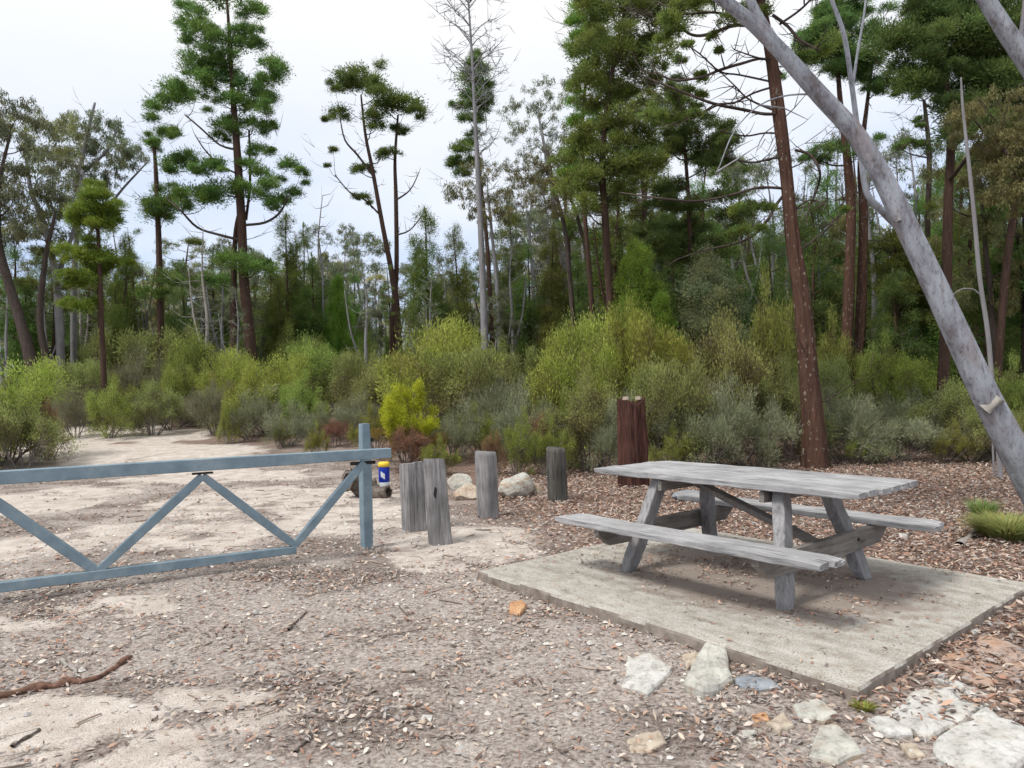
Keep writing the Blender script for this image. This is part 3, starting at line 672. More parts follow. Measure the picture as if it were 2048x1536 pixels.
# red stump: upright splintered slabs
p = ground_pt(1266, 972); Y = p[1]; h_ = (972-790)*Y/F
sr_ = empty('tree_stump', tuple(p), .1); tag(sr_, 'tall splintered rusty red stump standing behind the picnic table', 'stump')
m = MB(); rg = np.random.default_rng(5); k_ = 44; n_ = 18; th = np.arange(k_)*2*math.pi/k_
lob = .155*(1+.16*np.sign(np.sin(th*4.5))*np.abs(np.sin(th*4.5))**.5+(_h(np.arange(k_), 2., 4)-.5)*.20)
topz = h_*(1-.10*vn(np.cos(th)*2+3, np.sin(th)*2, 6)-.05*(_h(np.floor(np.arange(k_)/4), 5., 2)))
rows = []
for i_ in range(n_+1):
    t = i_/n_; z = np.where(t < 1, -.12+(topz+.12)*t, topz); r_ = lob*(1.18-.2*t)*(1+(vn(th*3, z*3+0*th, 8)-.5)*.16); rows.append(np.stack([r_*np.cos(th)*1.15, r_*np.sin(th)*.95, z], -1))
rows.append(np.stack([lob*.5*np.cos(th), lob*.5*np.sin(th), topz-.10], -1)); rows.append(np.stack([lob*.1*np.cos(th), lob*.1*np.sin(th), topz*0+h_*.8], -1))
v = np.array(rows).reshape(-1, 3); i2 = np.arange(len(rows)-1)[:, None]*k_; j2 = np.arange(k_)[None]
m.add(v, np.stack([i2+j2, i2+(j2+1) % k_, i2+k_+(j2+1) % k_, i2+k_+j2], -1).reshape(-1, 4))
for a_, ph in ((.5, .0), (2.6, .0)):
    rr = .118; c_ = A(math.cos(a_+3.4)*rr, math.sin(a_+3.4)*rr*.8, 0); hz = h_*.97
    mt = MB(); mt.tube([c_+A(0, 0, hz-.03), c_+A(0, 0, hz+.02)], [.05, .04], 9, flute=.4); mt.build('pale_top', M['stumppale'], sr_, smooth=False)
m.build('stump_trunk', M['stump'], sr_, smooth=False)

# ------------------------------------------------------------------ hollow log and bottle
p = ground_pt(722, 1000); lr = empty('hollow_log', (p[0], p[1]+.25, p[2]), 0); tag(lr, 'short hollow weathered log lying behind the gate post', 'log')
m = MB(); k = 20
def hollow(m, a, b, r0, r1_, seed):
    pts = np.array([a+(b-a)*t+A(0, 0, .03*math.sin(t*5+seed)) for t in np.linspace(0, 1, 9)]); rad = np.linspace(r0, r1_, 9)*(1+.12*np.sin(np.arange(9)*1.7+seed))
    m.tube(pts, rad, k, cap=False, flute=.25); m2 = MB(); m2.tube(pts, rad*.68, k, cap=False, flute=.15)
    v = m2.V[0]; q = m2.Q[0][:, ::-1]; base = m.n; m.add(v, q)
    vo = base-len(v)
    n = len(pts)
    for e in (0, n-1):
        m.Q.append(np.array([(vo+e*k+j, vo+e*k+(j+1) % k, base+e*k+(j+1) % k, base+e*k+j) for j in range(k)])); m.QM.append(np.zeros(k, int))
hollow(m, A(-.22, -.1, .24), A(.10, .2, .12), .14, .12, 1)
hollow(m, A(.38, -.2, .07), A(-.1, .05, .11), .08, .10, 2)
m.build('log_shell', M['log'], lr, smooth=True)
p = ground_pt(766, 990)
bz = .20; br = empty('plastic_bottle', (p[0], p[1]+.12, p[2]+.02)); tag(br, 'blue and white plastic bottle with yellow cap beside the gate post', 'bottle')
sc = p[1]/F
def lathe(name, prof, mat, par, k=20):
    m = MB(); pts = [A(0, 0, z) for r_, z in prof]; th = np.arange(k)*2*math.pi/k; n = len(prof)
    v = np.array([[(r_*math.cos(t), r_*math.sin(t), z) for t in th] for r_, z in prof]).reshape(-1, 3)
    i2 = np.arange(n-1)[:, None]*k; j2 = np.arange(k)[None]; q = np.stack([i2+j2, i2+(j2+1) % k, i2+k+(j2+1) % k, i2+k+j2], -1).reshape(-1, 4)
    m.add(np.vstack([v, [(0, 0, prof[-1][1])]]), q, [((n-1)*k+x, (n-1)*k+(x+1) % k, n*k) for x in range(k)]); return m.build(name, M[mat], par)
lathe('bottle_body', [(.0, 0), (.075, .0), (.08, .02), (.08, .16), (.078, .17)], 'white', br)
lathe('bottle_sleeve', [(.079, .155), (.0815, .16), (.0815, .36), (.078, .375), (.07, .385)], 'blue', br)
lathe('cap', [(.078, .38), (.086, .385), (.086, .43), (.07, .45), (.03, .455)], 'yellow', br)
m = MB()
for i_ in range(6):
    for j_ in range(5):
        pass
th = np.linspace(-2.0, -1.25, 7); zz = np.linspace(.22, .30, 4)
v = np.array([[(.0835*math.cos(t), .0835*math.sin(t), z-(t+1.6)*.06) for t in th] for z in zz]).reshape(-1, 3)
m.add(v, [(a*7+b, a*7+b+1, (a+1)*7+b+1, (a+1)*7+b) for a in range(3) for b in range(6)]); m.build('bottle_label', M['white'], br)

# ------------------------------------------------------------------ sticks
def stick(name, pxs, wpx, mat, label, cat, curl=.0):
    P = []
    for (x, y) in pxs: p = ground_pt(x, y); p[2] = float(gz(p[0], p[1])); P.append(p)
    P = np.array(P); t = np.linspace(0, len(P)-1, len(P)*5); P2 = np.stack([np.interp(t, np.arange(len(P)), P[:, i_]) for i_ in range(3)], -1)
    r_ = wpx*P[0][1]/F/2; rad = np.interp(t, [0, len(P)-1], [r_, r_*.55])*(1+.2*np.sin(t*7))
    P2[:, 2] += rad*.5+.004; P2[:, :2] += (np.stack([vn(t*2.3, t*0, 4), vn(t*2.3, t*0+5, 4)], -1)-.5)*r_*2.2; rad = rad*(.7+.7*vn(t*3, t*0+2, 6))
    m = MB(); m.tube(P2-P[0], rad, 8, flute=.2); o = m.build(name, M[mat]); o.location = tuple(P[0]); tag(o, label, cat); return o
stick('bark_strip', [(-40, 1404), (60, 1385), (130, 1370), (185, 1362), (225, 1340), (262, 1318)], 17, 'redbark', 'long curved strip of red brown bark in the left foreground', 'bark')
stick('stick', [(20, 1498), (45, 1482), (78, 1462)], 8, 'log', 'short dark stick in the lower left corner', 'stick')
stick('stick', [(122, 1322), (142, 1340), (158, 1354)], 7, 'bark_p', 'short white stick beside the red bark strip', 'stick')
stick('stick', [(588, 1508), (612, 1485), (632, 1466)], 6, 'log', 'thin brown stick lying near the bottom centre', 'stick')
stick('stick', [(575, 1262), (600, 1238), (612, 1225)], 5, 'log', 'thin twig in the middle of the open foreground', 'stick')
stick('fallen_branch', [(1915, 1095), (1950, 1072), (1990, 1043)], 14, 'bark_p', 'pale fallen branch on the leaves right of the table', 'branch')
rl = np.random.default_rng(77); m = MB()
for k in range(1500):
    x, y = rl.uniform(-5, 7), rl.uniform(2.2, 12)
    if onslab(np.array([x]), np.array([y]), .15)[0]: continue
    a = rl.uniform(0, 6.28); L_ = rl.uniform(.05, .28); b = a+rl.normal(0, .5)
    p0 = A(x, y, 0); p1_ = p0+A(math.cos(a), math.sin(a), 0)*L_/2; p2 = p1_+A(math.cos(b), math.sin(b), 0)*L_/2
    pp = np.array([p0, p1_, p2]); pp[:, 2] = gz(pp[:, 0], pp[:, 1])+.01
    m.tube(pp, np.array([1, .9, .6])*(rl.uniform(.0015, .003) if rl.uniform() < .85 else rl.uniform(.004, .008)), 4, np.array([.24, .19, .16])*rl.uniform(.5, 1.9))
tag(m.build('twig_litter', M['litter']), 'fine twigs scattered through the leaf litter', 'twigs', None, 'stuff')

# ------------------------------------------------------------------ foliage generators
def unit(n, rg): v = rg.normal(size=(n, 3)); return v/np.linalg.norm(v, axis=1)[:, None]
def puff(mb, c, r, kind, rg, dens=1., L=None, mi=0, tint=None, flat=.75):
    """one clump of leaves made of smaller sprays"""
    base = np.array((1., 1., 1.)) if tint is None else np.asarray(tint, float)
    if kind == 'cyp':
        ns = max(6, int(13*min(1.5, dens))); n = int(120*dens); r = r*1.12
        sd_ = unit(ns, rg); sd_[:, 2] = np.abs(sd_[:, 2])*.95-.3
        sc_ = c+sd_*A(r*.72, r*.72, r*.8*flat)*rg.uniform(.55, 1.15, (ns, 1)); L = L or max(.045, r*.175)
        for k in range(ns):
            u = unit(n, rg); rr = r*rg.uniform(.34, .68)*rg.uniform(.1, 1.3, (n, 1))
            cc = sc_[k]+u*rr*A(1, 1, flat); d = u*.7+sd_[k]*.7+A(0, 0, .45)+rg.normal(0, .35, (n, 3))
            v = rg.uniform(.65, 1.35); hue = rg.uniform(-.1, .3)
            col = base*v*rg.uniform(.7, 1.3, (n, 1))*A(1+hue, 1+hue*.25, 1-abs(hue)*.6)
            mb.leaves(cc, d, L*rg.uniform(.6, 1.4, n), L*.3*rg.uniform(.7, 1.2, n), col, mi=mi)
    elif kind == 'euc':
        ns = max(4, int(9*min(1.6, dens))); L = L or r*.22; n = int(52*dens); r = r*1.1
        for k in range(ns):
            sc_ = c+unit(1, rg)[0]*r*A(.8, .8, .55)*rg.uniform(.5, 1); u = unit(n, rg)
            cc = sc_+u*r*.33*rg.uniform(.2, 1, (n, 1)); d = u*.5+A(0, 0, -.9)+rg.normal(0, .4, (n, 3))
            v = rg.uniform(.65, 1.3); wv = rg.uniform(-.05, .16)
            mb.leaves(cc, d, L*rg.uniform(.7, 1.4, n), L*.22*rg.uniform(.7, 1.3, n), base*v*rg.uniform(.7, 1.3, (n, 1))*A(1+wv, 1, 1-wv*.3), mi=mi)
def connect(mb, nodes, c, r, rg, rmin, k=5, mi=0, droop=.12):
    """limb from the nearest lower node of the tree to the clump, adds nodes of its own"""
    Pn = np.array([n_[0] for n_ in nodes]); d = c-Pn; hor = np.linalg.norm(d[:, :2], axis=1)
    cost = np.linalg.norm(d, axis=1)+np.where(d[:, 2] < hor*.25, 2.2*(hor*.25-d[:, 2]), 0)
    i_ = int(np.argmin(cost)); a, ra = nodes[i_]; L_ = np.linalg.norm(c-a)
    r0 = min(ra*.55, max(rmin, .017*L_+rmin)); mid1 = a+(c-a)*.4+A(0, 0, -droop*L_)+rg.normal(0, .05*L_, 3); mid2 = a+(c-a)*.75+A(0, 0, -droop*.6*L_)+rg.normal(0, .04*L_, 3)
    pts = np.array([a, mid1, mid2, c]); t = np.linspace(0, 3, 7); P2 = np.stack([np.interp(t, [0, 1, 2, 3], pts[:, j_]) for j_ in range(3)], -1)
    P2[1:-1] = (P2[:-2]+P2[1:-1]*2+P2[2:])/4
    mb.tube(P2, np.linspace(r0, max(rmin*.4, r0*.35), 7), k, mi=mi)
    for j_ in (2, 4, 5): nodes.append((P2[j_], max(rmin*.6, r0*(1-.1*j_))))
def smoothpath(P, rad, m=6):
    P = np.array(P, float); n = len(P); out = []; ro = []
    for i_ in range(n-1):
        p0, p1_, p2, p3 = P[max(i_-1, 0)], P[i_], P[i_+1], P[min(i_+2, n-1)]
        for s in range(m):
            t = s/m; out.append(.5*((2*p1_)+(-p0+p2)*t+(2*p0-5*p1_+4*p2-p3)*t*t+(-p0+3*p1_-3*p2+p3)*t**3)); ro.append(rad[i_]*(1-t)+rad[i_+1]*t)
    out.append(P[-1]); ro.append(rad[-1]); return np.array(out), np.array(ro)
def inpoly(x, y, poly):
    c = False; j_ = len(poly)-1
    for i_ in range(len(poly)):
        xi, yi = poly[i_]; xj, yj = poly[j_]
        if (yi > y) != (yj > y) and x < (xj-xi)*(y-yi)/(yj-yi)+xi: c = not c
        j_ = i_
    return c
def fill(poly, n, r0, r1_, rg, sep=.8):
    xs_ = [p[0] for p in poly]; ys_ = [p[1] for p in poly]; out = []; tr = 0
    while len(out) < n and tr < n*60:
        tr += 1; x, y, r_ = rg.uniform(min(xs_), max(xs_)), rg.uniform(min(ys_), max(ys_)), rg.uniform(r0, r1_)
        if inpoly(x, y, poly) and all((x-a)**2+(y-b)**2 > (sep*(r_+c)/2)**2 for a, b, c in out): out.append((x, y, r_))
    return out
BR = {'bark_p': 'bark_p', 'gum': 'gum', 'bark_g': 'bark_g'}
def photo_tree(name, label, cat, Y, stems, clumps, kind, leaf, bark, seed, dens=1., cs=1.14, spread=.8, limbs=(), bare=0, k=12, flute=.08, rmin=.012, group=None, leafL=None, lean=0., dy=None, droop=.12, wf=.7):
    """tree whose stems follow measured outlines; crown clumps get their own distance around the stem"""
    rg = np.random.default_rng(seed); s = Y/F; mt = MB(); ml = MB(); mbr = MB(); nodes = []
    x0, y0 = stems[0][0][:2]; b = at(x0, y0, Y); b[2] = float(gz(b[0], b[1])); stem_x = []
    for si, st in enumerate(stems):
        P = [at(x, y, Y+(0 if si == 0 else .25*si)) for x, y, w_ in st]; R_ = [w_*s/2*wf for _, _, w_ in st]
        if st[0][1] > 600: P.insert(0, A(P[0][0]+(P[0][0]-P[1][0])*.3, P[0][1], min(P[0][2], b[2])-.15)); R_.insert(0, R_[0]*1.12)
        P, R_ = smoothpath(P, R_); mt.tube(P, R_, k, flute=flute); nodes += [(p, r_) for p, r_ in zip(P[3:], R_[3:])]
        stem_x += [(p[0], p[2]) for p in P]
    SX = np.array(stem_x)
    for lb in limbs:
        P = [at(x, y, Y-(.6+.0*i_)*math.sin(i_*.5)*(1 if rg.uniform() > .4 else -1)*(i_/max(1, len(lb)))) for i_, (x, y, w_) in enumerate(lb)]; R_ = [w_*s/2*.72 for _, _, w_ in lb]
        P, R_ = smoothpath(P, R_, 4); mbr.tube(P, R_, 6); nodes += [(p, r_) for p, r_ in zip(P[2::3], R_[2::3])]
        for _ in range(9 if bark != 'gum' else 2):
            j_ = rg.integers(3, len(P)); d = unit(1, rg)[0]; d[2] = d[2]*.7+.1; L_ = rg.uniform(.2, .7)
            mbr.tube([P[j_], P[j_]+d*L_*.5, P[j_]+d*L_+A(0, 0, rg.uniform(-.1, .15))], [.012, .008, .003], 3)
    tg = []
    for (x, y, r_) in clumps:
        p = at(x, y, Y); i_ = int(np.argmin(np.abs(SX[:, 1]-p[2]))); off = abs(p[0]-SX[i_, 0])
        p = at(x, y, Y+rg.uniform(-1, 1)*(spread*(.25*off+r_*s*1.6) if dy is None else dy)); tg.append((p, r_*s*cs, off))
        if kind == 'cyp' and r_*s > .15: tg.append((p+A(rg.normal(0, r_*s*.8), rg.normal(0, r_*s*1.4), rg.normal(0, r_*s*.5)), r_*s*.8, off+.01))
    tg.sort(key=lambda q_: q_[2])
    for p, r_, off in tg:
        connect(mbr, nodes, p, r_, rg, rmin, 5, droop=droop); puff(ml, p, r_, kind, rg, dens, leafL)
    for _ in range(bare):
        nd, rd = nodes[rg.integers(0, len(nodes))]; a = rg.uniform(0, 6.28); L_ = rg.uniform(.35, 1.05); d = A(math.cos(a), math.sin(a), rg.uniform(-.1, .7))
        c_ = A(0, 0, rg.uniform(0, .3)*L_); P = np.array([nd, nd+d*L_*.35-c_*.4, nd+d*L_*.7-c_*.2, nd+d*L_+c_]); r0 = min(rd*.4, .014)
        mbr.tube(P, [r0, r0*.7, r0*.45, .003], 4)
        for _2 in range(3):
            q_ = P[rg.integers(1, 4)]; d2 = d+unit(1, rg)[0]*.8; mbr.tube([q_, q_+d2*L_*.2, q_+d2*L_*.36+A(0, 0, .05)], [.008, .006, .002], 3)
    root_ = empty(name, tuple(b)); tag(root_, label, cat, group)
    for i_ in range(len(mbr.V)): mt.V.append(mbr.V[i_]); mt.C.append(mbr.C[i_])
    for a_ in mbr.Q: mt.Q.append(a_+mt.n); mt.QM.append(np.full(len(a_), 1))
    for a_ in mbr.T: mt.T.append(a_+mt.n); mt.TM.append(np.full(len(a_), 1))
    mt.n += mbr.n; mt.build('trunk', [M[bark], M[BR.get(bark, 'bark_d')]], root_, origin=b)
    if ml.n: ml.build('crown', M[leaf], root_, smooth=False, origin=b)
    return root_

# ------------------------------------------------------------------ measured trees
hero_cl = [(370,10,14),(395,28,18),(375,45,16),(440,-10,28),(470,-30,26),(500,15,20),(520,25,14),(400,65,24),(378,80,14),(425,70,18),(490,60,14),(515,62,12),(490,85,24),(515,88,14),(375,112,15),(385,130,18),(410,100,18),(430,130,22),(455,112,20),
 (540,130,18),(562,142,16),(550,157,15),(525,165,15),(400,160,22),(430,155,22),(345,180,20),(350,197,18),(322,215,18),(302,235,12),(370,190,20),(395,190,16),(490,175,22),(520,180,20),(540,195,13),(500,215,20),(530,220,16),(510,250,20),(540,252,14),
 (450,255,20),(470,245,20),(440,270,14),(330,265,12),(310,285,10),(355,330,22),(340,342,14),(380,315,16),(420,335,20),(405,347,12),(440,330,16),(520,300,16),(540,307,10),(575,330,16),(600,347,12),(611,366,8),(390,385,20),(360,387,16),
 (440,380,22),(420,400,20),(480,375,20),(520,350,18),(540,370,16),(510,390,18),(560,400,18),(585,385,14),(370,410,14),(500,330,16),(545,410,15),(470,520,24),(520,535,24),(435,560,20),(455,150,20),(470,200,20),(465,90,16)]
photo_tree('cypress_tree', 'tallest cypress left of centre, with layered clumps reaching the top of the photo', 'tree', 24,
 [[(502,700,34),(488,560,30),(483,440,27),(474,300,23),(465,180,16),(458,60,10),(450,-60,4)], [(468,690,24),(468,560,18),(472,460,14),(486,400,10)], [(492,440,9),(500,360,8),(498,260,6)]],
 hero_cl, 'cyp', 'cyp', 'bark_c', 1, wf=.62, cs=1.42, dens=1., limbs=[[(480,480,9),(440,470,8),(395,455,7),(360,420,5),(330,395,3)], [(490,450,8),(530,445,7),(560,425,6),(575,395,4)], [(478,300,7),(440,290,6),(400,255,5),(370,230,4)], [(480,350,6),(440,330,5),(410,300,4),(390,270,3)]], bare=20)
photo_tree('cypress_tree', 'twin stemmed cypress with two small umbrella crowns against open sky', 'tree', 27,
 [[(795,640,22),(786,560,18),(765,450,14),(745,340,12),(731,270,9),(722,190,5)], [(786,640,16),(793,540,15),(792,400,13),(790,320,10),(796,230,6)]],
 [(700,165,20),(725,152,22),(745,170,20),(672,182,12),(762,180,12),(690,150,14),(680,225,16),(665,236,9),(650,238,6),(665,300,8),(655,332,6),(790,205,22),(815,205,20),(770,215,20),(835,222,14),(745,235,16),(755,252,14),(795,258,12),(715,342,12),(732,335,10),(768,312,12),(787,305,12),(730,395,10),(714,392,8),(842,236,8),(705,172,14),(808,262,10)],
 'cyp', 'cyp', 'bark_c', 2, wf=.62, cs=1.45, dens=1., bare=46, limbs=[[(760,430,6),(730,400,5),(700,385,4),(670,350,3)], [(745,350,7),(715,310,6),(690,280,5),(680,235,3)], [(793,470,5),(820,460,4),(845,430,3)], [(792,400,6),(820,380,4),(838,345,2)]])
# leafless dead gum
def dead_tree():
    rg = np.random.default_rng(3); tw = []
    for k in range(34):
        y = rg.uniform(-60, 330); x = 938+(y+20)*.042; sd_ = rg.choice((-1, 1)); L_ = rg.uniform(25, 75)*(1 if y > 60 else .8)
        tw.append([(x, y, 3.4), (x+sd_*L_*.35, y-L_*.45, 2.6), (x+sd_*L_*.7, y-L_*.7, 1.8), (x+sd_*L_*.95, y-L_*(.75+rg.uniform(0, .4)), 1.1)])
    photo_tree('dead_tree', 'bare grey dead tree with fine leafless top and reddish lower trunk', 'tree', 22,
      [[(970,700,22),(967,600,20),(961,450,16),(953,300,12),(946,150,8),(938,20,5),(930,-80,3)]], [], 'cyp', 'cyp', 'bark_g', 3, limbs=tw, bare=80)
dead_tree()
photo_tree('cypress_tree', 'narrow column cypress growing directly behind the bare dead tree', 'tree', 27,
 [[(985,700,14),(975,500,12),(958,330,9),(950,200,6),(955,110,3)]],
 [(953,108,9),(948,130,14),(962,140,13),(943,155,17),(962,168,18),(942,188,18),(968,195,15),(930,212,14),(952,215,16),(975,205,10),(935,238,13),(922,300,15),(912,330,13),(935,290,12),(940,325,13),(925,345,12),(958,240,10),(950,270,12),(905,320,8)], 'cyp', 'cyp', 'bark_c', 4, cs=1.5, dens=1.2, bare=20)
photo_tree('cypress_tree', 'bright green tiered young cypress at the left before the gum trees', 'tree', 20,
 [[(208,770,16),(203,640,13),(198,500,11),(190,380,5)]],
 [(190,368,12),(180,390,18),(203,395,20),(168,415,20),(190,420,24),(213,422,22),(155,442,16),(180,447,22),(210,447,22),(227,440,14),(160,515,24),(200,515,24),(142,550,20),(170,558,22),(215,520,18),(135,605,15),(160,612,18),(188,608,15),(180,480,14),(190,540,18),(225,525,12)], 'cyp', 'cypb', 'bark_c', 5, cs=1.3, dens=1.2, bare=14)
photo_tree('cypress_tree', 'thin cypress with a tuft of foliage left of the tallest cypress', 'tree', 25,
 [[(322,720,20),(318,500,16),(312,350,12),(308,290,7)]],
 [(302,285,12),(325,266,14),(344,264,12),(312,300,10),(325,380,14),(312,405,20),(335,412,20),(322,432,20),(300,420,12),(345,395,12),(330,560,20),(300,590,18)], 'cyp', 'cyp', 'bark_c', 6, cs=1.4, dens=1., bare=24)
# gums at the left
rgp = np.random.default_rng(8)
photo_tree('gum_tree', 'big gum with blackened leaning trunk at the far left edge', 'tree', 24,
 [[(66,742,50),(40,640,36),(15,560,32),(-5,470,26),(0,360,16),(20,270,8)], [(95,742,30),(80,640,24),(90,520,18),(110,430,12)]],
 fill([(-120,200),(40,190),(110,240),(120,340),(90,420),(60,470),(-100,520)], 34, 22, 40, rgp), 'euc', 'euc', 'bark_d', 7, wf=.5, dens=1.15, bare=24, k=14, flute=.14)
photo_tree('gum_tree', 'grey gum with forked trunk, second from the left edge', 'tree', 26,
 [[(122,750,22),(118,640,22),(110,545,18),(88,450,16),(62,380,12),(50,300,7)], [(112,560,12),(150,450,11),(165,340,9)]],
 fill([(20,230),(140,240),(170,330),(170,440),(120,520),(30,520),(0,430)], 30, 22, 38, rgp), 'euc', 'euco', 'bark_g', 8, dens=1.1, bare=24)
photo_tree('gum_tree', 'slim pale gum with airy grey green crown behind the bright young cypress', 'tree', 28,
 [[(148,750,18),(148,580,16),(155,440,15),(161,340,13),(176,260,10),(190,205,6)], [(160,350,9),(215,300,7),(235,250,4)], [(170,480,9),(235,390,7),(280,340,5),(300,318,3)]],
 fill([(120,240),(180,225),(250,245),(285,300),(250,330),(215,380),(150,400),(115,320)], 26, 18, 32, rgp), 'euc', 'euc', 'bark_g', 9, dens=1.3, bare=24)
# gums in the centre
photo_tree('gum_tree', 'pale airy gum crown rising behind the centre right cypresses', 'tree', 30,
 [[(1135,720,20),(1130,560,17),(1110,420,13),(1090,300,9),(1075,220,5)]],
 fill([(1020,200),(1090,155),(1150,150),(1160,240),(1140,300),(1060,330),(1010,280)], 22, 16, 28, rgp), 'euc', 'euc', 'bark_g', 10, dens=.9, bare=30)
photo_tree('gum_tree', 'olive leaved gum hanging around the dead tree trunk', 'tree', 25,
 [[(1000,720,14),(996,600,12),(985,480,9),(975,380,6)]],
 fill([(890,360),(950,330),(1040,330),(1060,400),(1000,450),(930,450),(880,420)], 22, 16, 28, rgp), 'euc', 'euco', 'bark_g', 12, dens=1., bare=30)
photo_tree('gum_tree', 'dark stemmed gum with arching limbs right of the dead tree', 'tree', 22,
 [[(1150,700,16),(1140,560,14),(1130,460,12),(1110,380,9),(1095,300,5)], [(1190,700,12),(1178,540,11),(1150,420,9),(1120,360,5)]],
 fill([(1010,330),(1060,310),(1120,300),(1190,350),(1200,420),(1110,440),(1040,390)], 24, 16, 26, rgp), 'euc', 'euco', 'bark_d', 13, dens=1., bare=60)
# tree T2: big crown upper centre right
photo_tree('cypress_tree', 'large olive cypress with broad crown to the left of the near red trunk', 'tree', 17,
 [[(1228,700,26),(1218,560,24),(1210,430,21),(1205,330,17),(1218,180,13),(1250,20,9),(1270,-150,5)]],
 fill([(1150,-60),(1420,-60),(1370,60),(1310,130),(1345,250),(1300,330),(1270,400),(1180,420),(1130,390),(1135,320),(1175,220),(1150,150),(1165,60)], 78, 18, 34, rgp, .75), 'cyp', 'cypo', 'bark_c', 14, dens=.9, bare=40)
photo_tree('cypress_tree', 'cypress with bright green left edge high at the upper centre', 'tree', 19,
 [[(1190,720,16),(1180,560,14),(1168,400,12),(1165,250,10),(1180,80,7),(1190,-60,4)]],
 [(1165,15,20),(1150,45,18),(1142,95,16),(1162,105,20),(1152,75,15),(1180,60,20),(1185,130,22),(1170,155,14),(1200,20,22),(1145,170,10),(1150,205,14),(1175,215,20),(1150,240,16),(1140,310,18),(1130,345,16),(1160,330,20),(1180,-20,20),(1210,90,22),(1200,170,22),(1195,260,22),(1170,280,20)], 'cyp', 'cypb', 'bark_c', 15, cs=1.3, dens=1.1, bare=20)
# near cypress T1
T1l = [[(1540,58,9),(1480,40,8),(1430,25,7),(1370,28,5),(1345,20,4),(1320,5,3)], [(1545,60,9),(1475,50,10),(1420,68,9),(1385,70,8),(1355,50,6),(1335,20,4)], [(1555,100,6),(1530,118,5),(1470,100,3)],
 [(1550,165,6),(1480,150,5),(1440,143,5),(1400,108,4),(1370,88,3)], [(1560,225,7),(1500,200,5),(1470,172,4),(1440,143,3)], [(1565,150,6),(1530,118,7),(1480,128,8),(1440,140,9),(1400,155,7),(1350,160,6),(1315,145,5),(1300,120,3)],
 [(1570,226,8),(1530,228,9),(1490,220,9),(1430,208,8),(1380,190,7),(1330,170,6),(1280,150,4)], [(1560,170,6),(1510,185,6),(1470,205,6),(1435,210,6),(1390,235,5),(1340,250,4)],
 [(1572,268,6),(1530,266,5),(1490,272,5),(1440,262,4)], [(1575,312,7),(1540,318,6),(1500,325,6),(1450,312,5)], [(1580,378,8),(1520,375,8),(1470,388,7),(1400,402,7),(1330,398,6),(1240,385,4)],
 [(1580,375,10),(1552,410,9),(1535,440,9),(1500,475,8),(1460,490,6),(1410,500,5),(1350,520,3)], [(1590,300,8),(1620,310,8),(1640,345,7),(1632,385,5),(1612,430,3)], [(1545,30,9),(1575,52,9),(1600,80,8),(1640,100,5)], [(1560,48,7),(1600,20,6),(1630,-10,5)],
 [(1600,500,6),(1640,470,5),(1670,440,4),(1690,400,3)], [(1588,420,6),(1620,400,4),(1650,408,3)]]
photo_tree('cypress_tree', 'near cypress with thick red brown trunk and drooping bare limbs behind the table', 'tree', 12.4,
 [[(1633,938,72),(1628,860,58),(1618,760,50),(1603,600,42),(1586,480,38),(1572,340,34),(1555,200,30),(1540,100,27),(1520,0,24),(1505,-120,18),(1495,-300,10)]],
 fill([(1330,-380),(1680,-380),(1700,-60),(1640,-10),(1560,-40),(1450,-30),(1380,-20)], 44, 26, 44, rgp)+[(1360,120,14),(1345,190,16),(1320,200,20),(1365,205,18),(1400,150,10),(1300,230,22),(1345,240,18),(1395,8,16),(1340,60,16),(1375,90,12),(1440,100,9),(1640,105,22),(1660,80,22),(1620,120,18),(1690,420,9)]+fill([(1330,-30),(1560,-30),(1540,40),(1480,30),(1400,60),(1340,70)], 12, 14, 22, rgp)+fill([(1300,140),(1400,140),(1440,230),(1330,260)], 7, 10, 16, rgp)+fill([(1450,390),(1560,420),(1540,470),(1430,500)], 6, 12, 18, rgp),
 'cyp', 'cypo', 'bark_cn', 16, wf=.74, dens=.9, limbs=T1l, bare=110, k=36, flute=.17, rmin=.01)
# mid distance dark clumps between T2 and T1
photo_tree('cypress_tree', 'cypress with two rounded clumps seen under the drooping limbs', 'tree', 18,
 [[(1385,720,16),(1380,560,14),(1378,420,12),(1370,300,8),(1362,200,4)]],
 fill([(1330,190),(1375,180),(1390,250),(1465,240),(1470,300),(1440,330),(1330,300),(1310,260)], 20, 16, 26, rgp)+fill([(1330,360),(1480,400),(1500,470),(1440,540),(1340,520),(1290,450)], 22, 18, 28, rgp), 'cyp', 'cypd', 'bark_c', 17, dens=1., bare=50)
photo_tree('cypress_tree', 'twin red cypress trunks with a flat topped tuft behind the leaning gum', 'tree', 19,
 [[(1688,835,34),(1692,700,31),(1698,560,29),(1702,430,26),(1696,330,22),(1680,200,14),(1672,60,8)], [(1712,810,26),(1722,600,28),(1727,430,24),(1722,320,16),(1735,200,10),(1750,80,5)]],
 [(1640,300,20),(1668,295,20),(1698,298,20),(1620,312,13),(1650,320,16),(1720,305,16),(1600,400,0.1)][:6]+fill([(1600,70),(1650,0),(1730,-20),(1748,60),(1750,130),(1700,160),(1640,150),(1600,120)], 40, 16, 26, rgp, .6)+fill([(1740,150),(1830,150),(1820,185),(1760,200)], 7, 12, 18, rgp), 'cyp', 'cypd', 'bark_cn', 18, dens=1., bare=50, k=20, flute=.12)
photo_tree('cypress_tree', 'dark dense cypress filling the top right corner', 'tree', 15,
 [[(1885,800,30),(1893,600,28),(1896,420,25),(1902,250,20),(1885,120,16),(1870,-60,10)], [(1995,760,20),(2010,560,20),(2030,380,18),(2020,220,12)]],
 fill([(1790,-60),(2120,-60),(2120,330),(2010,350),(1930,300),(1870,190),(1800,150),(1770,90),(1800,40)], 120, 18, 36, rgp, .6), 'cyp', 'cypd', 'bark_c', 19, cs=1.25, dens=1., bare=40)
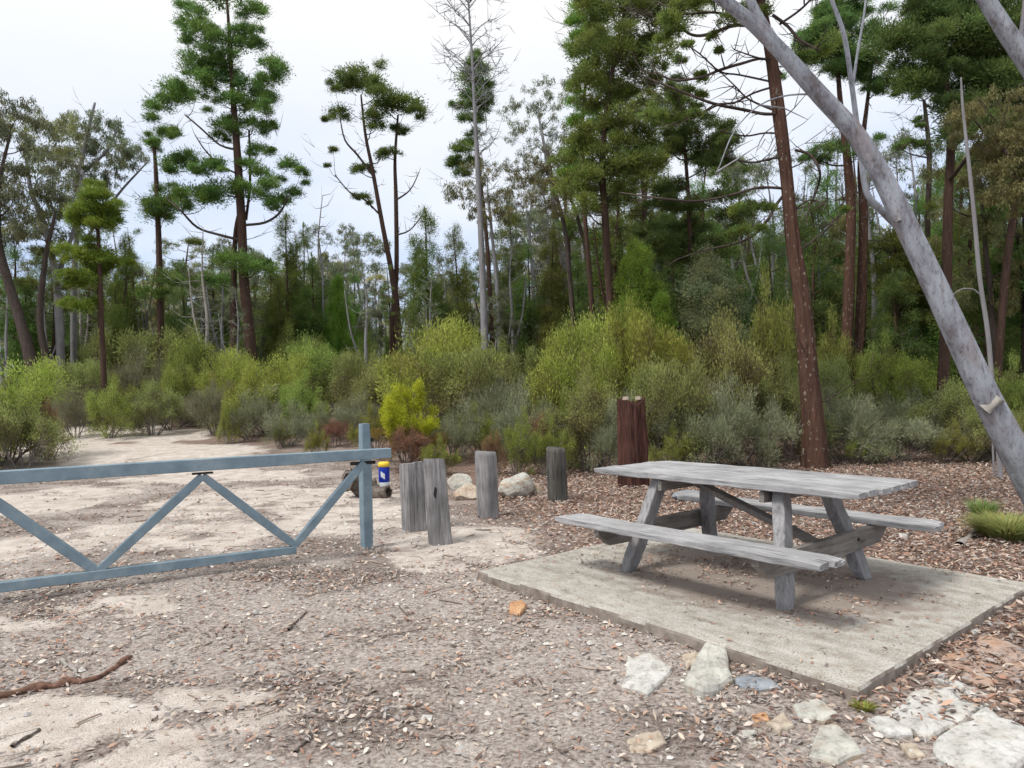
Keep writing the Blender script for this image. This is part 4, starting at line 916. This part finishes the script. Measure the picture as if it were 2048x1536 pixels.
photo_tree('cypress_tree', 'cypress with small green tufts in the sky gap right of the leaning gum', 'tree', 21,
 [[(1848,760,15),(1853,560,15),(1857,400,14),(1858,300,13),(1848,200,8)]],
 [(1835,185,14),(1870,180,16),(1815,350,0)][:2]+[(1812,285,12),(1800,295,14),(1838,290,16),(1870,300,18),(1805,180,12),(1890,200,16),(1760,165,12),(1840,240,12)], 'cyp', 'cyp', 'bark_d', 20, dens=1., bare=60)
photo_tree('gum_tree', 'gum with hanging grey green leaves at the right edge', 'tree', 12,
 [[(2110,900,30),(2100,600,28),(2080,400,22),(2010,300,12)], [(2085,420,14),(2000,300,10),(1940,230,5)]],
 fill([(1900,210),(2100,180),(2120,430),(1990,420),(1930,340)], 40, 20, 36, rgp, .6), 'euc', 'euco', 'bark_d', 21, dens=1.3, bare=20)
# leaning gum
photo_tree('gum_tree', 'smooth pale grey gum trunk leaning across the right side of the photo', 'tree', 6.95,
 [[(2130,1082,104),(2095,1015,96),(2045,930,84),(1975,800,74),(1905,650,68),(1852,535,63),(1802,430,60),(1762,350,54),(1708,265,52),(1640,190,50),(1570,112,46),(1500,42,40),(1420,-20,32),(1330,-90,24),(1230,-190,12)],
  [(1560,100,34),(1510,20,28),(1480,-60,22),(1440,-160,14)],
  [(1796,450,28),(1758,415,20),(1734,385,18),(1724,330,16),(1714,250,16),(1702,160,15),(1688,70,14),(1660,-10,12),(1640,-90,9)],
  [(1706,170,10),(1716,100,8),(1728,30,7),(1738,-60,5)]],
 fill([(1150,-420),(1700,-420),(1720,-160),(1400,-130),(1180,-170)], 30, 40, 60, rgp)+[(1010,-10,16)][:0], 'euc', 'euco', 'gum', 22, wf=.69, dens=1.2, bare=0, k=32, flute=.075, leafL=.1,
 limbs=[[(1790,470,5),(1760,440,4),(1720,470,0.1)]][:0]+[[(1650,190,6),(1580,190,5),(1520,210,4),(1470,260,3.5),(1440,330,3),(1430,350,2)]])
photo_tree('gum_tree', 'pale gum limb crossing the top right corner', 'tree', 9,
 [[(2440,985,90),(2360,760,80),(2250,480,70),(2140,270,60),(2070,150,54),(2010,60,48),(1960,-20,42),(1900,-120,30)], [(2040,110,20),(2052,0,16),(2060,-100,10)]],
 fill([(1750,-350),(2200,-350),(2250,-120),(1900,-100)], 14, 30, 50, rgp), 'euc', 'euco', 'gum', 23, dens=1.2, k=24, flute=.05)
photo_tree('gum_sapling', 'slender pale sapling stem rising beside the leaning gum', 'tree', 10.5,
 [[(1996,880,17),(1984,760,15),(1975,660,15),(1960,560,14),(1950,450,13),(1938,330,12),(1926,220,9),(1922,155,5)], [(1974,640,6),(1955,585,5),(1925,578,4),(1905,590,2)]], [], 'euc', 'euc', 'bark_g', 24, wf=.6, k=10, flute=.05)
# scar on the leaning gum
lg = next(o for o in COL.objects if o.type == 'EMPTY' and o.get('label', '').startswith('smooth pale grey gum trunk'))
def stub(px, py, Y, d, L_, r_, mt_, nm):
    p = at(px, py, Y)-np.array(lg.location); d = np.array(d)/np.linalg.norm(d)
    m = MB(); m.tube([p-d*.06, p, p+d*L_], [r_*1.6, r_*1.1, r_*.8], 10, flute=.35); m.build(nm, M[mt_], lg)
stub(1985, 812, 6.86, (.5, -.5, .75), .10, .045, 'bark_p', 'broken_stub')
stub(1800, 440, 6.86, (-.3, -1, .1), .012, .015, 'bark_g', 'knot'); stub(1865, 548, 6.86, (.2, -1, .1), .008, .012, 'bark_g', 'knot'); stub(1708, 245, 6.88, (.2, -1, .1), .008, .01, 'bark_g', 'knot')
m = MB(); a_ = [at(x, y, 6.85)-np.array(lg.location) for x, y in ((1972, 800), (1990, 790), (2030, 880), (2046, 925), (2028, 890), (1996, 830))]
m.tube([at(1996, 806, 6.90)-np.array(lg.location), at(2018, 850, 6.90)-np.array(lg.location), at(2042, 905, 6.92)-np.array(lg.location)], [.012, .014, .005], 6, flute=.4); m.build('torn_bark', M['stonet'], lg)

# ------------------------------------------------------------------ prototype trees (copied)
HID = []
def proto_cone(name, H_, W_, leaf, seed, dens=.62, low=.12, gap=0.):
    rg = np.random.default_rng(seed); mt = MB(); ml = MB()
    P = [A(rg.normal(0, .05)*z, rg.normal(0, .03)*z, z*H_) for z in (0, .3, .6, .85, 1)]; P[0][2] = -.25
    P, R_ = smoothpath(P, [H_*.014, H_*.011, H_*.007, H_*.004, .01]); mt.tube(P, R_, 8, flute=.1); nodes = [(p, r_) for p, r_ in zip(P[3:], R_[3:])]
    z = low
    while z < 1:
        w_ = W_*(1-z)**.75*(1 if z > low+.12 else .75)*rg.uniform(.75, 1.15)+.12; n = max(1, int(rg.uniform(4, 7)*(w_/W_+.25)))
        if rg.uniform() > gap:
            for k in range(n):
                a = rg.uniform(0, 6.28); rr = w_*rg.uniform(.35, .95); p = A(math.cos(a)*rr, math.sin(a)*rr, (z+rg.uniform(-.02, .03))*H_)
                connect(mt, nodes, p, .2, rg, .012, 4); puff(ml, p, (.22+.26*w_)*rg.uniform(.85, 1.2)*(H_/8)**.5, 'cyp', rg, dens, flat=1.35)
        z += rg.uniform(.035, .06)
    ml.leaves(np.array([[0, 0, H_]]), np.array([[0, 0, 1.]]), .3, .1, np.array([[1., 1, 1]]))
    for _ in range(14):
        nd, rd = nodes[rg.integers(0, 6)]; a = rg.uniform(0, 6.28); L_ = rg.uniform(.3, 1.1); mt.tube([nd, nd+A(math.cos(a), math.sin(a), .1)*L_*.5, nd+A(math.cos(a), math.sin(a), .35)*L_], [.02, .013, .004], 3)
    r_ = empty(name); mt.build('trunk', M['bark_c'], r_); ml.build('crown', M[leaf], r_, smooth=False); HID.append(r_); return r_, H_, (mt, ml)
def proto_tall(name, H_, leaf, bark, seed, kind='cyp', dens=.7, crown0=.4, wid=1.6, n=34, bare=50, rad=.5):
    rg = np.random.default_rng(seed); mt = MB(); ml = MB()
    P = [A(rg.normal(0, .25)*z, rg.normal(0, .25)*z, z*H_) for z in (0, .25, .5, .75, 1)]; P[0][2] = -.25
    P, R_ = smoothpath(P, [H_*.017, H_*.013, H_*.010, H_*.006, .015]); mt.tube(P, R_, 8, flute=.1); nodes = [(p, r_) for p, r_ in zip(P[6:], R_[6:])]
    if kind == 'euc' or rg.uniform() > .5:
        j_ = 7; a = rg.uniform(0, 6.28); Q = [P[j_], P[j_]+A(math.cos(a), math.sin(a), 2)*.12*H_, P[j_]+A(math.cos(a), math.sin(a), 3)*.17*H_]
        Q, RQ = smoothpath(Q, [R_[j_]*.7, R_[j_]*.5, .02]); mt.tube(Q, RQ, 6); nodes += list(zip(Q[3:], RQ[3:]))
    tg = []
    for k in range(n):
        z = crown0+(1-crown0)*rg.uniform(0, 1)**.8; w_ = wid*(math.sin(math.pi*min(1, (1.08-z)/(1.08-crown0)*.9))**.6); a = rg.uniform(0, 6.28); rr = w_*rg.uniform(.1, 1)**.6
        tg.append(A(math.cos(a)*rr, math.sin(a)*rr, z*H_))
    tg.sort(key=lambda q_: abs(q_[0])+abs(q_[1]))
    for p in tg: connect(mt, nodes, p, .3, rg, .014, 4); puff(ml, p, rad*rg.uniform(.65, 1.25), kind, rg, dens)
    for _ in range(bare):
        nd, rd = nodes[rg.integers(0, len(nodes))]; nd = A(nd[0], nd[1], nd[2]*rg.uniform(.35, 1)) if rg.uniform() < .4 else nd
        a = rg.uniform(0, 6.28); L_ = rg.uniform(.4, 1.5); e = A(math.cos(a), math.sin(a), .15); mt.tube([nd, nd+e*L_*.5-A(0, 0, .06), nd+e*L_+A(0, 0, .2*L_)], [.018, .012, .004], 3)
    r_ = empty(name); mt.build('trunk', M[bark], r_)
    if ml.n: ml.build('crown', M[leaf], r_, smooth=False)
    HID.append(r_); return r_, H_, (mt, ml)
PR = {
 'c1': proto_cone('cypress_tree', 6, 1.1, 'cyp', 31), 'c2': proto_cone('cypress_tree', 6, 1.2, 'cypd', 32, gap=.2), 'c3': proto_cone('cypress_tree', 6, .85, 'cypo', 33, gap=.15),
 'cb': proto_cone('cypress_tree', 4, 1.0, 'cypb', 34, dens=.9, low=.04), 'c4': proto_cone('cypress_tree', 6, 1.2, 'cyp', 38, gap=.3, low=.25),
 't1': proto_tall('cypress_tree', 11, 'cyp', 'bark_c', 35), 't2': proto_tall('cypress_tree', 11, 'cypo', 'bark_c', 36, crown0=.5, wid=1.9), 't3': proto_tall('cypress_tree', 11, 'cyp', 'bark_d', 37, crown0=.3, wid=1.5, n=44),
 'e1': proto_tall('gum_tree', 11, 'euc', 'bark_g', 41, 'euc', 1., .42, 2.1, 34, 30, .75), 'e2': proto_tall('gum_tree', 11, 'euco', 'bark_g', 42, 'euc', 1., .35, 1.9, 40, 30, .7),
 'p1': proto_tall('gum_tree', 10, 'euc', 'bark_g', 45, 'euc', .7, .6, 1.2, 14, 36, .5), 'p2': proto_tall('cypress_tree', 10, 'cypo', 'bark_c', 46, 'cyp', .6, .6, .9, 12, 50, .4),
 'd1': proto_tall('dead_tree', 9, 'cyp', 'bark_p', 43, n=0, bare=110), 'w1': proto_cone('cypress_tree', 5, 1.3, 'euc', 44, dens=.8, low=.1)}
USED = set()
def put(key, px, Y, top, label, group=None, wide=1., cat='tree'):
    r_, H_, _ = PR[key]; b = at(px, 700, Y); z = float(gz(b[0], b[1])); t = at(px, top, Y)[2]; s = (t-z)/H_
    o = dup(r_, (b[0], b[1], z), rs.uniform(0, 6.28), (s*wide, s*wide, s)); tag(o, label, cat, group); return o
for a in [('c1', 855, 24, 420, 'dark pointed young cypress right of the twin stemmed cypress', None, 1.),
 ('cb', 1278, 16.5, 490, 'lush bright green young cypress standing behind the centre right shrubs', None, .9),
 ('cb', 1325, 16, 590, 'short bright cypress touching the lush green young cypress', None, .8),
 ('w1', 1420, 17, 500, 'blue green feathery wattle behind the shrubs between the two red trunks', None, 1.3),
 ('c1', 578, 27, 430, 'pointed cypress just right of the tallest cypress', None, .9),
 ('c4', 612, 29, 450, 'second pointed cypress right of the tallest cypress', None, .8),
 ('c1', 255, 28, 470, 'small cypress between the bright young cypress and the thin cypress', None, .8),
 ('c3', 915, 26, 460, 'cypress left of the dead tree trunk, lower than its neighbours', None, .9),
 ('cb', 680, 27, 555, 'small bright conical cypress beneath the open sky gap', None, .7),
 ('c4', 1060, 27, 480, 'cypress with tufted top between the dead tree and the dark stemmed gum', None, 1.),
 ('c2', 1545, 20, 440, 'dark cypress immediately left of the near red trunk', None, .8),
 ('d1', 640, 30, 390, 'leaning thin dead tree right of the tallest cypress', None, .7),
 ('e1', 720, 38, 455, 'far pale gum behind the twin stemmed cypress', None, 1.),
 ('e2', 660, 40, 500, 'far olive gum left of the twin stemmed cypress', None, .9),
 ('t1', 1480, 24, 330, 'cypress showing through the limbs left of the near red trunk', None, .9),
 ('t3', 1790, 24, 480, 'dark cypress behind the leaning gum', None, .8),
 ('t2', 1950, 20, 300, 'olive cypress behind the pale sapling', None, 1.),
 ('t3', 2060, 17, 250, 'dark cypress partly cut by the right edge', None, 1.1),
 ('t2', 1290, 24, 230, 'olive cypress behind the large olive crown', None, .9),
 ('t1', 1420, 30, 300, 'distant cypress filling the gap under the drooping limbs', None, 1.)]: put(*a[:5], a[5], a[6])
MG = 'trees standing in the wood behind the shrubs'
rg = np.random.default_rng(19)
LB = {'c': 'pointed cypress in the wood behind the shrubs', 't': 'tall thin cypress in the wood behind the shrubs', 'e': 'airy gum tree in the wood behind the shrubs', 'd': 'bare dead tree in the wood behind the shrubs'}
x = -60
while x < 2120:
    lo = 470 if x < 700 else 520 if x < 1000 else 400 if x < 1250 else 330
    if 1460 < x < 1600 or 1740 < x < 1840: lo = 450
    key = rg.choice(['c1', 'c2', 'c3', 'c4', 't1', 't2', 't3', 'e1', 'e2', 'd1'], p=[.09, .07, .09, .09, .12, .09, .07, .14, .15, .09])
    Y = rg.uniform(24, 44); top = rg.uniform(lo, lo+130)
    if 520 < x < 1000: top = rg.uniform(500, 610)
    put(key, x, Y, top, LB[key[0]], MG, rg.uniform(.8, 1.15)); x += rg.uniform(17, 32)
for px, Y, top, key, wd in [(1245, 22, 330, 'c4', 1.1), (1300, 27, 260, 'c2', 1.), (1350, 21, 420, 'c2', 1.1), (1410, 26, 350, 'c4', 1.1), (1455, 20, 470, 'c1', 1.2), (1500, 28, 400, 'c2', 1.), (1585, 25, 430, 'c1', 1.), (1630, 21, 400, 'c2', 1.1), (1665, 28, 330, 'c4', 1.), (1740, 23, 420, 'c1', 1.), (1790, 19, 540, 'c2', 1.2),
  (1845, 26, 380, 'c4', 1.1), (1880, 20, 470, 'c1', 1.2), (1925, 24, 300, 'c2', 1.1), (1975, 18, 420, 'c4', 1.2), (2020, 22, 300, 'c2', 1.1), (2080, 19, 350, 'c4', 1.2), (30, 26, 480, 'c4', 1.1), (90, 29, 500, 'c2', 1.1), (265, 31, 500, 'c3', 1.2), (370, 28, 520, 'c2', 1.2), (430, 30, 500, 'c4', 1.1), (545, 29, 520, 'c2', 1.2), (1110, 26, 470, 'c3', 1.1), (1160, 24, 520, 'c1', 1.2), (1020, 29, 520, 'c2', 1.2)]:
    put(key, px, Y, top, LB[key[0]], MG, wd)
LB['p'] = 'slender bare stemmed tree in the wood behind the shrubs'
x = -20
while x < 2100:
    top = rg.uniform(250, 480) if x > 1050 else rg.uniform(440, 580); put(rg.choice(['p1', 'p2', 'd1'], p=[.5, .45, .05]), x, rg.uniform(20, 33), top, LB['p'], MG, rg.uniform(.7, 1.)); x += rg.uniform(26, 48)
photo_tree('gum_tree', 'gum with low hanging leaves between the leaning gum and the right edge', 'tree', 17,
 [[(1990,800,18),(1985,640,16),(1970,480,12),(1960,350,8)], [(2050,790,14),(2045,600,12),(2030,420,8)]],
 fill([(1870,330),(2070,330),(2080,640),(1900,620)], 30, 22, 36, rgp), 'euc', 'euco', 'bark_d', 28, dens=1.2, bare=30)
photo_tree('cypress_tree', 'olive cypress filling the space under the leaning gum', 'tree', 20,
 [[(1800,790,16),(1795,640,14),(1790,520,10),(1788,440,6)]],
 fill([(1740,470),(1850,480),(1900,640),(1750,660)], 22, 20, 32, rgp), 'cyp', 'cypo', 'bark_c', 29, dens=.9, bare=30)
# distant wood: one mass
mbf = MB(); rg = np.random.default_rng(23)
lowp = [proto_cone('cypress_tree', 7, 1.4, 'cyp', 71, dens=.35), proto_tall('cypress_tree', 10, 'cyp', 'bark_d', 72, dens=.4, crown0=.25, n=26, bare=20, rad=.7), proto_tall('cypress_tree', 10, 'euc', 'bark_d', 73, 'euc', .5, .25, 2.2, 26, 12, .9)]
for k in range(260):
    Y = rg.uniform(44, 100); px = rg.uniform(-250, 2300); p = at(px, 700, Y); z = float(gz(p[0], p[1]))
    top = rg.uniform(520, 640) if px < 1050 else rg.uniform(430, 620); t = at(px, top, Y)[2]
    li = rg.integers(0, 3); r_, H_, (mt, ml) = lowp[li]; s = max(.35, (t-z)/H_); a = rg.uniform(0, 6.28); R2 = np.array([[math.cos(a), -math.sin(a), 0], [math.sin(a), math.cos(a), 0], [0, 0, 1]])
    for mm_, mi in ((mt, 0), (ml, 1)):
        V = np.concatenate(mm_.V)@R2.T*s+A(p[0], p[1], z); tint = rg.uniform(.75, 1.25); C = np.concatenate(mm_.C)*A(tint*rg.uniform(.85, 1.3), tint, tint*rg.uniform(.8, 1.1))
        mbf.add(V, np.concatenate(mm_.Q), np.concatenate(mm_.T) if mm_.T else None, C, mi)
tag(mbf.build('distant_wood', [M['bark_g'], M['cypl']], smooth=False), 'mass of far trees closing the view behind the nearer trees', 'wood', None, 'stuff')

# ------------------------------------------------------------------ shrubs
def proto_shrub(name, leaf, seed, stems=9, kids=4, leafn=120, lr=.24, L=.045, W=.34, twigonly=False, grey=.5, topb=1.15, low=None):
    """unit shrub: about 2 m tall and 2 m wide"""
    rg = np.random.default_rng(seed); mt = MB(); ml = MB(); tips = []
    def grow(p, d, Ln, r_, lvl):
        pts = [p]; dd = d
        for _ in range(3):
            dd = dd+rg.normal(0, .16, 3)+A(0, 0, .07); dd = dd/np.linalg.norm(dd); pts.append(pts[-1]+dd*Ln/3)
        mt.tube(pts, np.linspace(r_, r_*.5, 4), 4 if lvl > 1 else 3, np.array([1, 1, 1])*rg.uniform(.7, 1.3), cap=False)
        if lvl == 0: tips.append((pts[-1], dd)); tips.append((pts[-2], dd)); return
        for _ in range(kids):
            t = rg.uniform(.8, 3); i_ = int(min(2, t)); q_ = pts[i_]+(pts[i_+1]-pts[i_])*(t-i_); d2 = dd+rg.normal(0, .5, 3); d2[2] += .12; d2 /= np.linalg.norm(d2)
            grow(q_, d2, Ln*rg.uniform(.5, .72), r_*.55, lvl-1)
    for k in range(stems):
        a = k/stems*6.28+rg.uniform(-.3, .3); e = rg.uniform(.15, 1.5); d = A(math.cos(a)*e, math.sin(a)*e, 1); d /= np.linalg.norm(d)
        grow(A(math.cos(a)*.1, math.sin(a)*.1, -.08), d, rg.uniform(.65, 1.1), .022, 2)
    for arr_ in (mt,):
        for V_ in arr_.V:
            rr_ = np.hypot(V_[:, 0], V_[:, 1]); V_[:, 2] *= 1-.28*np.clip(rr_/1.1, 0, 1.2)**2
    tips = [(p_*A(1, 1, 1-.28*min(1.2, math.hypot(p_[0], p_[1])/1.1)**2), d_) for p_, d_ in tips]
    T = np.array([t_[0] for t_ in tips]); zmax = np.percentile(T[:, 2], 97); xm = np.percentile(np.hypot(T[:, 0], T[:, 1]), 93)
    for p, dd in tips:
        hfr = p[2]/zmax
        n = int(leafn*rg.uniform(.5, 1.4)*(1 if hfr > .45 else .6)); n = max(n, 3); u = unit(n, rg)
        cc = p+u*lr*rg.uniform(.2, 1, (n, 1))*A(1, 1, .8); v = rg.uniform(.72, 1.25); isg = rg.uniform() < grey*(1.25-hfr)
        base = np.array((1., 1., 1.)) if not isg else np.array((.80, .66, .95))*rg.uniform(.6, .95)
        if low is not None and hfr < .5: base = np.array(low)
        ml.leaves(cc, u*.6+dd+rg.normal(0, .4, (n, 3)), L*rg.uniform(.7, 1.4, n), L*W*rg.uniform(.7, 1.3, n), base*v*rg.uniform(.75, 1.25, (n, 1)))
    for arr in (mt, ml):
        for V in arr.V: V *= A(1/xm, 1/xm, 2/zmax)
    r_ = empty(name); mt.build('stems', M['twig'], r_); ml.build('foliage', M[leaf], r_, smooth=False); HID.append(r_); return r_
SH = {'a': proto_shrub('shrub', 'tea', 51), 'b': proto_shrub('shrub', 'tea', 52, stems=8), 'c': proto_shrub('shrub', 'teag', 53), 'd': proto_shrub('shrub', 'teag', 54, stems=11), 'o': proto_shrub('shrub', 'teao', 55, grey=.6), 'p': proto_shrub('shrub', 'teao', 56, grey=.7, stems=7),
 'g': proto_shrub('shrub', 'grey', 57, leafn=60, L=.09, W=.1, grey=0), 'h': proto_shrub('shrub', 'grey', 58, leafn=46, L=.11, W=.09, stems=12, grey=0),
 'l': proto_shrub('shrub', 'lime', 59, stems=12, leafn=150, lr=.16, grey=.0, low=(.62, .42, 1.5)), 'e': proto_shrub('shrub', 'heath', 60, leafn=80, lr=.2, grey=.3), 'r': proto_shrub('shrub', 'rust', 61, leafn=60, lr=.2, grey=.4)}
SG = 'shrubs lining the edge of the clearing'
def shrub(key, px, Y, top, wpx, label, group=SG, cat='shrub', dy=1.):
    b = at(px, 800, Y); z = float(gz(b[0], b[1])); h_ = at(px, top, Y)[2]-z; w_ = wpx*Y/F/2
    o = dup(SH[key], (b[0], b[1], z), rs.uniform(0, 6.28), (w_, w_*dy, h_/2*(.86 if key == 'l' else .89))); tag(o, label, cat, group); return o
for a in [
 ('a', 5, 15, 726, 195, 'big yellow green shrub at the left edge beside the path'), ('p', 45, 14.4, 795, 130, 'grey twiggy undergrowth in front of the left edge shrub'), ('r', 98, 15.2, 800, 55, 'rust tipped shrub on the path side of the left edge shrub'),
 ('b', -70, 14.6, 740, 170, 'shrub cut off by the left edge'), ('o', 160, 21, 722, 130, 'olive shrub just beyond the left edge shrub'), ('g', 150, 18.5, 775, 80, 'dark grey bush between the left edge shrub and the path end'),
 ('c', 240, 21, 768, 110, 'low green shrub at the far end of the path'), ('c', 205, 21.5, 790, 70, 'small bright green bush at the left of the path end'), ('g', 262, 20.5, 800, 60, 'small grey bush at the path end'),
 ('o', 290, 25, 660, 170, 'wide dark olive shrub behind the path end'), ('g', 300, 23, 705, 120, 'grey leafless shrub behind the low green path shrub'), ('d', 385, 22, 672, 160, 'tall bright green shrub left of the tall cypress trunk'),
 ('c', 365, 20.5, 730, 110, 'rounded green shrub in front of the tall bright green shrub'), ('a', 455, 20, 700, 120, 'yellow topped shrub in front of the tallest cypress'), ('h', 430, 18.5, 770, 110, 'grey twiggy shrub below the yellow topped shrub'),
 ('a', 535, 18.5, 712, 150, 'pale green shrub right of the yellow topped shrub'), ('g', 500, 17.5, 780, 130, 'bare grey shrub in front of the pale green shrub'), ('c', 600, 17.5, 765, 110, 'green shrub above the gate rail centre'),
 ('d', 640, 22, 690, 190, 'broad smooth green shrub behind the gate rail'), ('o', 715, 20, 705, 120, 'grey green shrub left of the multi stemmed shrub'), ('g', 690, 17, 790, 130, 'reddish grey low bush left of the lime bush'), ('r', 665, 16, 840, 90, 'low rusty undergrowth beyond the gate post'),
 ('a', 870, 17.5, 640, 240, 'large pale green shrub with crooked dark stem behind the lime bush'), ('o', 930, 16.5, 700, 190, 'grey green shrub leaning right over the bollards'), ('l', 812, 13.8, 765, 130, 'bright lime yellow bush behind the gate post'),
 ('r', 815, 13.2, 855, 140, 'rusty brown undergrowth below the lime bush'), ('e', 865, 12.6, 880, 90, 'low dark green tuft right of the rusty undergrowth'), ('o', 1010, 18, 700, 130, 'dull green shrub in the gap above the third bollard'),
 ('e', 1030, 12.2, 835, 110, 'low green and red heath bush above the large pale rock'), ('e', 1095, 12, 850, 110, 'low green bush directly behind the dark bollard'), ('r', 985, 12.5, 865, 70, 'small reddish bush above the third bollard'),
 ('b', 1120, 15.5, 655, 170, 'light green shrub above the dark bollard'), ('a', 1195, 15, 632, 190, 'tall yellow green shrub in the centre right'), ('b', 1285, 14.6, 618, 150, 'tallest yellow green shrub, beneath the lush young cypress'),
 ('p', 1175, 12.6, 760, 170, 'twiggy olive shrub left of the rusty stump'), ('g', 1215, 12.2, 800, 120, 'grey tangle of twigs left of the rusty stump'), ('a', 1375, 14.8, 668, 150, 'yellow green shrub right of the tallest one'),
 ('o', 1340, 12.6, 725, 180, 'olive shrub standing right behind the rusty stump'), ('p', 1465, 13.5, 640, 210, 'big dull olive shrub left of the near red trunk'), ('g', 1400, 12.2, 770, 190, 'dense grey twigs behind the tabletop'),
 ('g', 1505, 12.4, 790, 170, 'grey brush against the left side of the near red trunk'), ('e', 1360, 11.8, 860, 110, 'low green tuft just behind the far end of the table'), ('c', 1555, 15.5, 600, 140, 'green shrub directly behind the near red trunk'), ('p', 1570, 13.2, 730, 130, 'olive brush at the left foot of the near red trunk'),
 ('c', 1665, 16.5, 665, 110, 'bright green shrub between the near red trunk and the twin trunks'), ('h', 1690, 13, 800, 170, 'grey dead brush at the right foot of the near red trunk'), ('h', 1790, 13, 830, 190, 'low grey dead brush behind the far right end of the table'),
 ('c', 1760, 16, 700, 130, 'green shrub right of the twin trunks'), ('b', 1840, 15.5, 715, 150, 'pale green shrub left of the leaning gum'), ('e', 1720, 12.7, 870, 80, 'small green tuft in the grey dead brush'),
 ('p', 1900, 13.8, 770, 170, 'olive shrub behind the leaning gum'), ('c', 2030, 14.5, 742, 120, 'bright green shrub right of the leaning gum'), ('o', 2000, 12.5, 820, 150, 'dull green shrub under the sapling'), ('p', 2100, 12.5, 800, 160, 'olive shrub cut off by the right edge'), ('e', 1890, 12.6, 850, 100, 'low yellow green bush left of the leaning gum foot'),
 ('e', 960, 14.5, 820, 120, 'low green bush under the crooked stem shrub'), ('g', 905, 14.2, 810, 120, 'grey brush right of the lime bush'), ('g', 1060, 14, 790, 150, 'grey brush behind the large pale rock'), ('e', 1150, 13.2, 800, 130, 'low green bush behind the dark bollard, farther back'),
 ('r', 1085, 13, 830, 90, 'rusty low bush above the dark bollard'), ('h', 1010, 15.5, 760, 160, 'thin grey twigs behind the third bollard'), ('g', 570, 16.2, 810, 110, 'low grey brush above the middle of the gate'), ('e', 750, 15.2, 820, 90, 'low green bush directly behind the gate post'), ('p', 760, 18.5, 730, 150, 'dull shrub left of the lime bush'),
 ('g', 340, 19.6, 790, 120, 'grey brush at the right of the path end'), ('h', 1600, 14.5, 760, 150, 'grey twigs behind the near red trunk'), ('g', 1940, 13, 830, 140, 'grey brush under the leaning gum'), ('g', 1830, 14.5, 780, 160, 'grey brush behind the pale green shrub'), ('o', 1650, 15, 720, 130, 'olive shrub right behind the near red trunk'),
 ('c', 218, 18.2, 778, 110, 'leafy green bush hiding the foot of the bright young cypress'), ('p', 305, 18.6, 770, 110, 'dull bush at the right side of the path end'),
 ('c', 455, 16.8, 800, 40, 'small upright green seedling by the path'), ('e', 632, 14.5, 855, 50, 'small yellow green tuft above the gate rail'), ('e', 555, 16, 840, 40, 'tiny yellow tuft between the path and the shrubs')]:
    shrub(*a)
rg = np.random.default_rng(5); x = 150
while x < 2150:
    key = rg.choice(['a', 'b', 'c', 'd', 'o', 'p', 'g']); shrub(key, x, rg.uniform(23, 31), rg.uniform(668, 720), rg.uniform(90, 160), 'shrub in the back row behind the nearer shrubs', 'back row of shrubs under the trees'); x += rg.uniform(45, 75)
# grass tuft at the right
def tuft(px, py, hpx, wpx, n, label, mat='grass'):
    p = ground_pt(px, py); s = p[1]/F; h_ = hpx*s; w_ = wpx*s/2; rg_ = np.random.default_rng(int(px)); m = MB()
    for k in range(n):
        a = rg_.uniform(0, 6.28); r_ = w_*rg_.uniform(0, 1)**.6*.45; q0 = A(math.cos(a)*r_, math.sin(a)*r_, 0); L_ = h_*rg_.uniform(.5, 1.1); o = A(math.cos(a), math.sin(a), 0)*w_*rg_.uniform(.2, .8)
        sd_ = A(-math.sin(a), math.cos(a), 0)*.004; m1_ = q0+o*.35+A(0, 0, L_*.6); e_ = q0+o+A(0, 0, L_)
        m.add([q0-sd_, q0+sd_, m1_+sd_, m1_-sd_, e_], [(0, 1, 2, 3)], [(3, 2, 4)], np.array([1, 1, 1])*rg_.uniform(.6, 1.3)*A(rg_.uniform(.8, 1.2), 1, 1))
    o = m.build('grass_tuft', M[mat], smooth=False); o.location = tuple(p); tag(o, label, 'grass tuft')
tuft(2018, 1078, 44, 175, 3200, 'yellow green grass tuft at the foot of the leaning gum')
tuft(1968, 1035, 36, 80, 500, 'smaller grass tuft left of the leaning gum foot')
tuft(1728, 1420, 14, 60, 120, 'green blades at the near corner of the slab', 'heath')

# remove the prototypes themselves
for r_ in HID+[p[0] for p in []]:
    for c in KIDS.get(r_.name, []): bpy.data.objects.remove(c)
    KIDS.pop(r_.name, None)
for r_ in HID: bpy.data.objects.remove(r_)
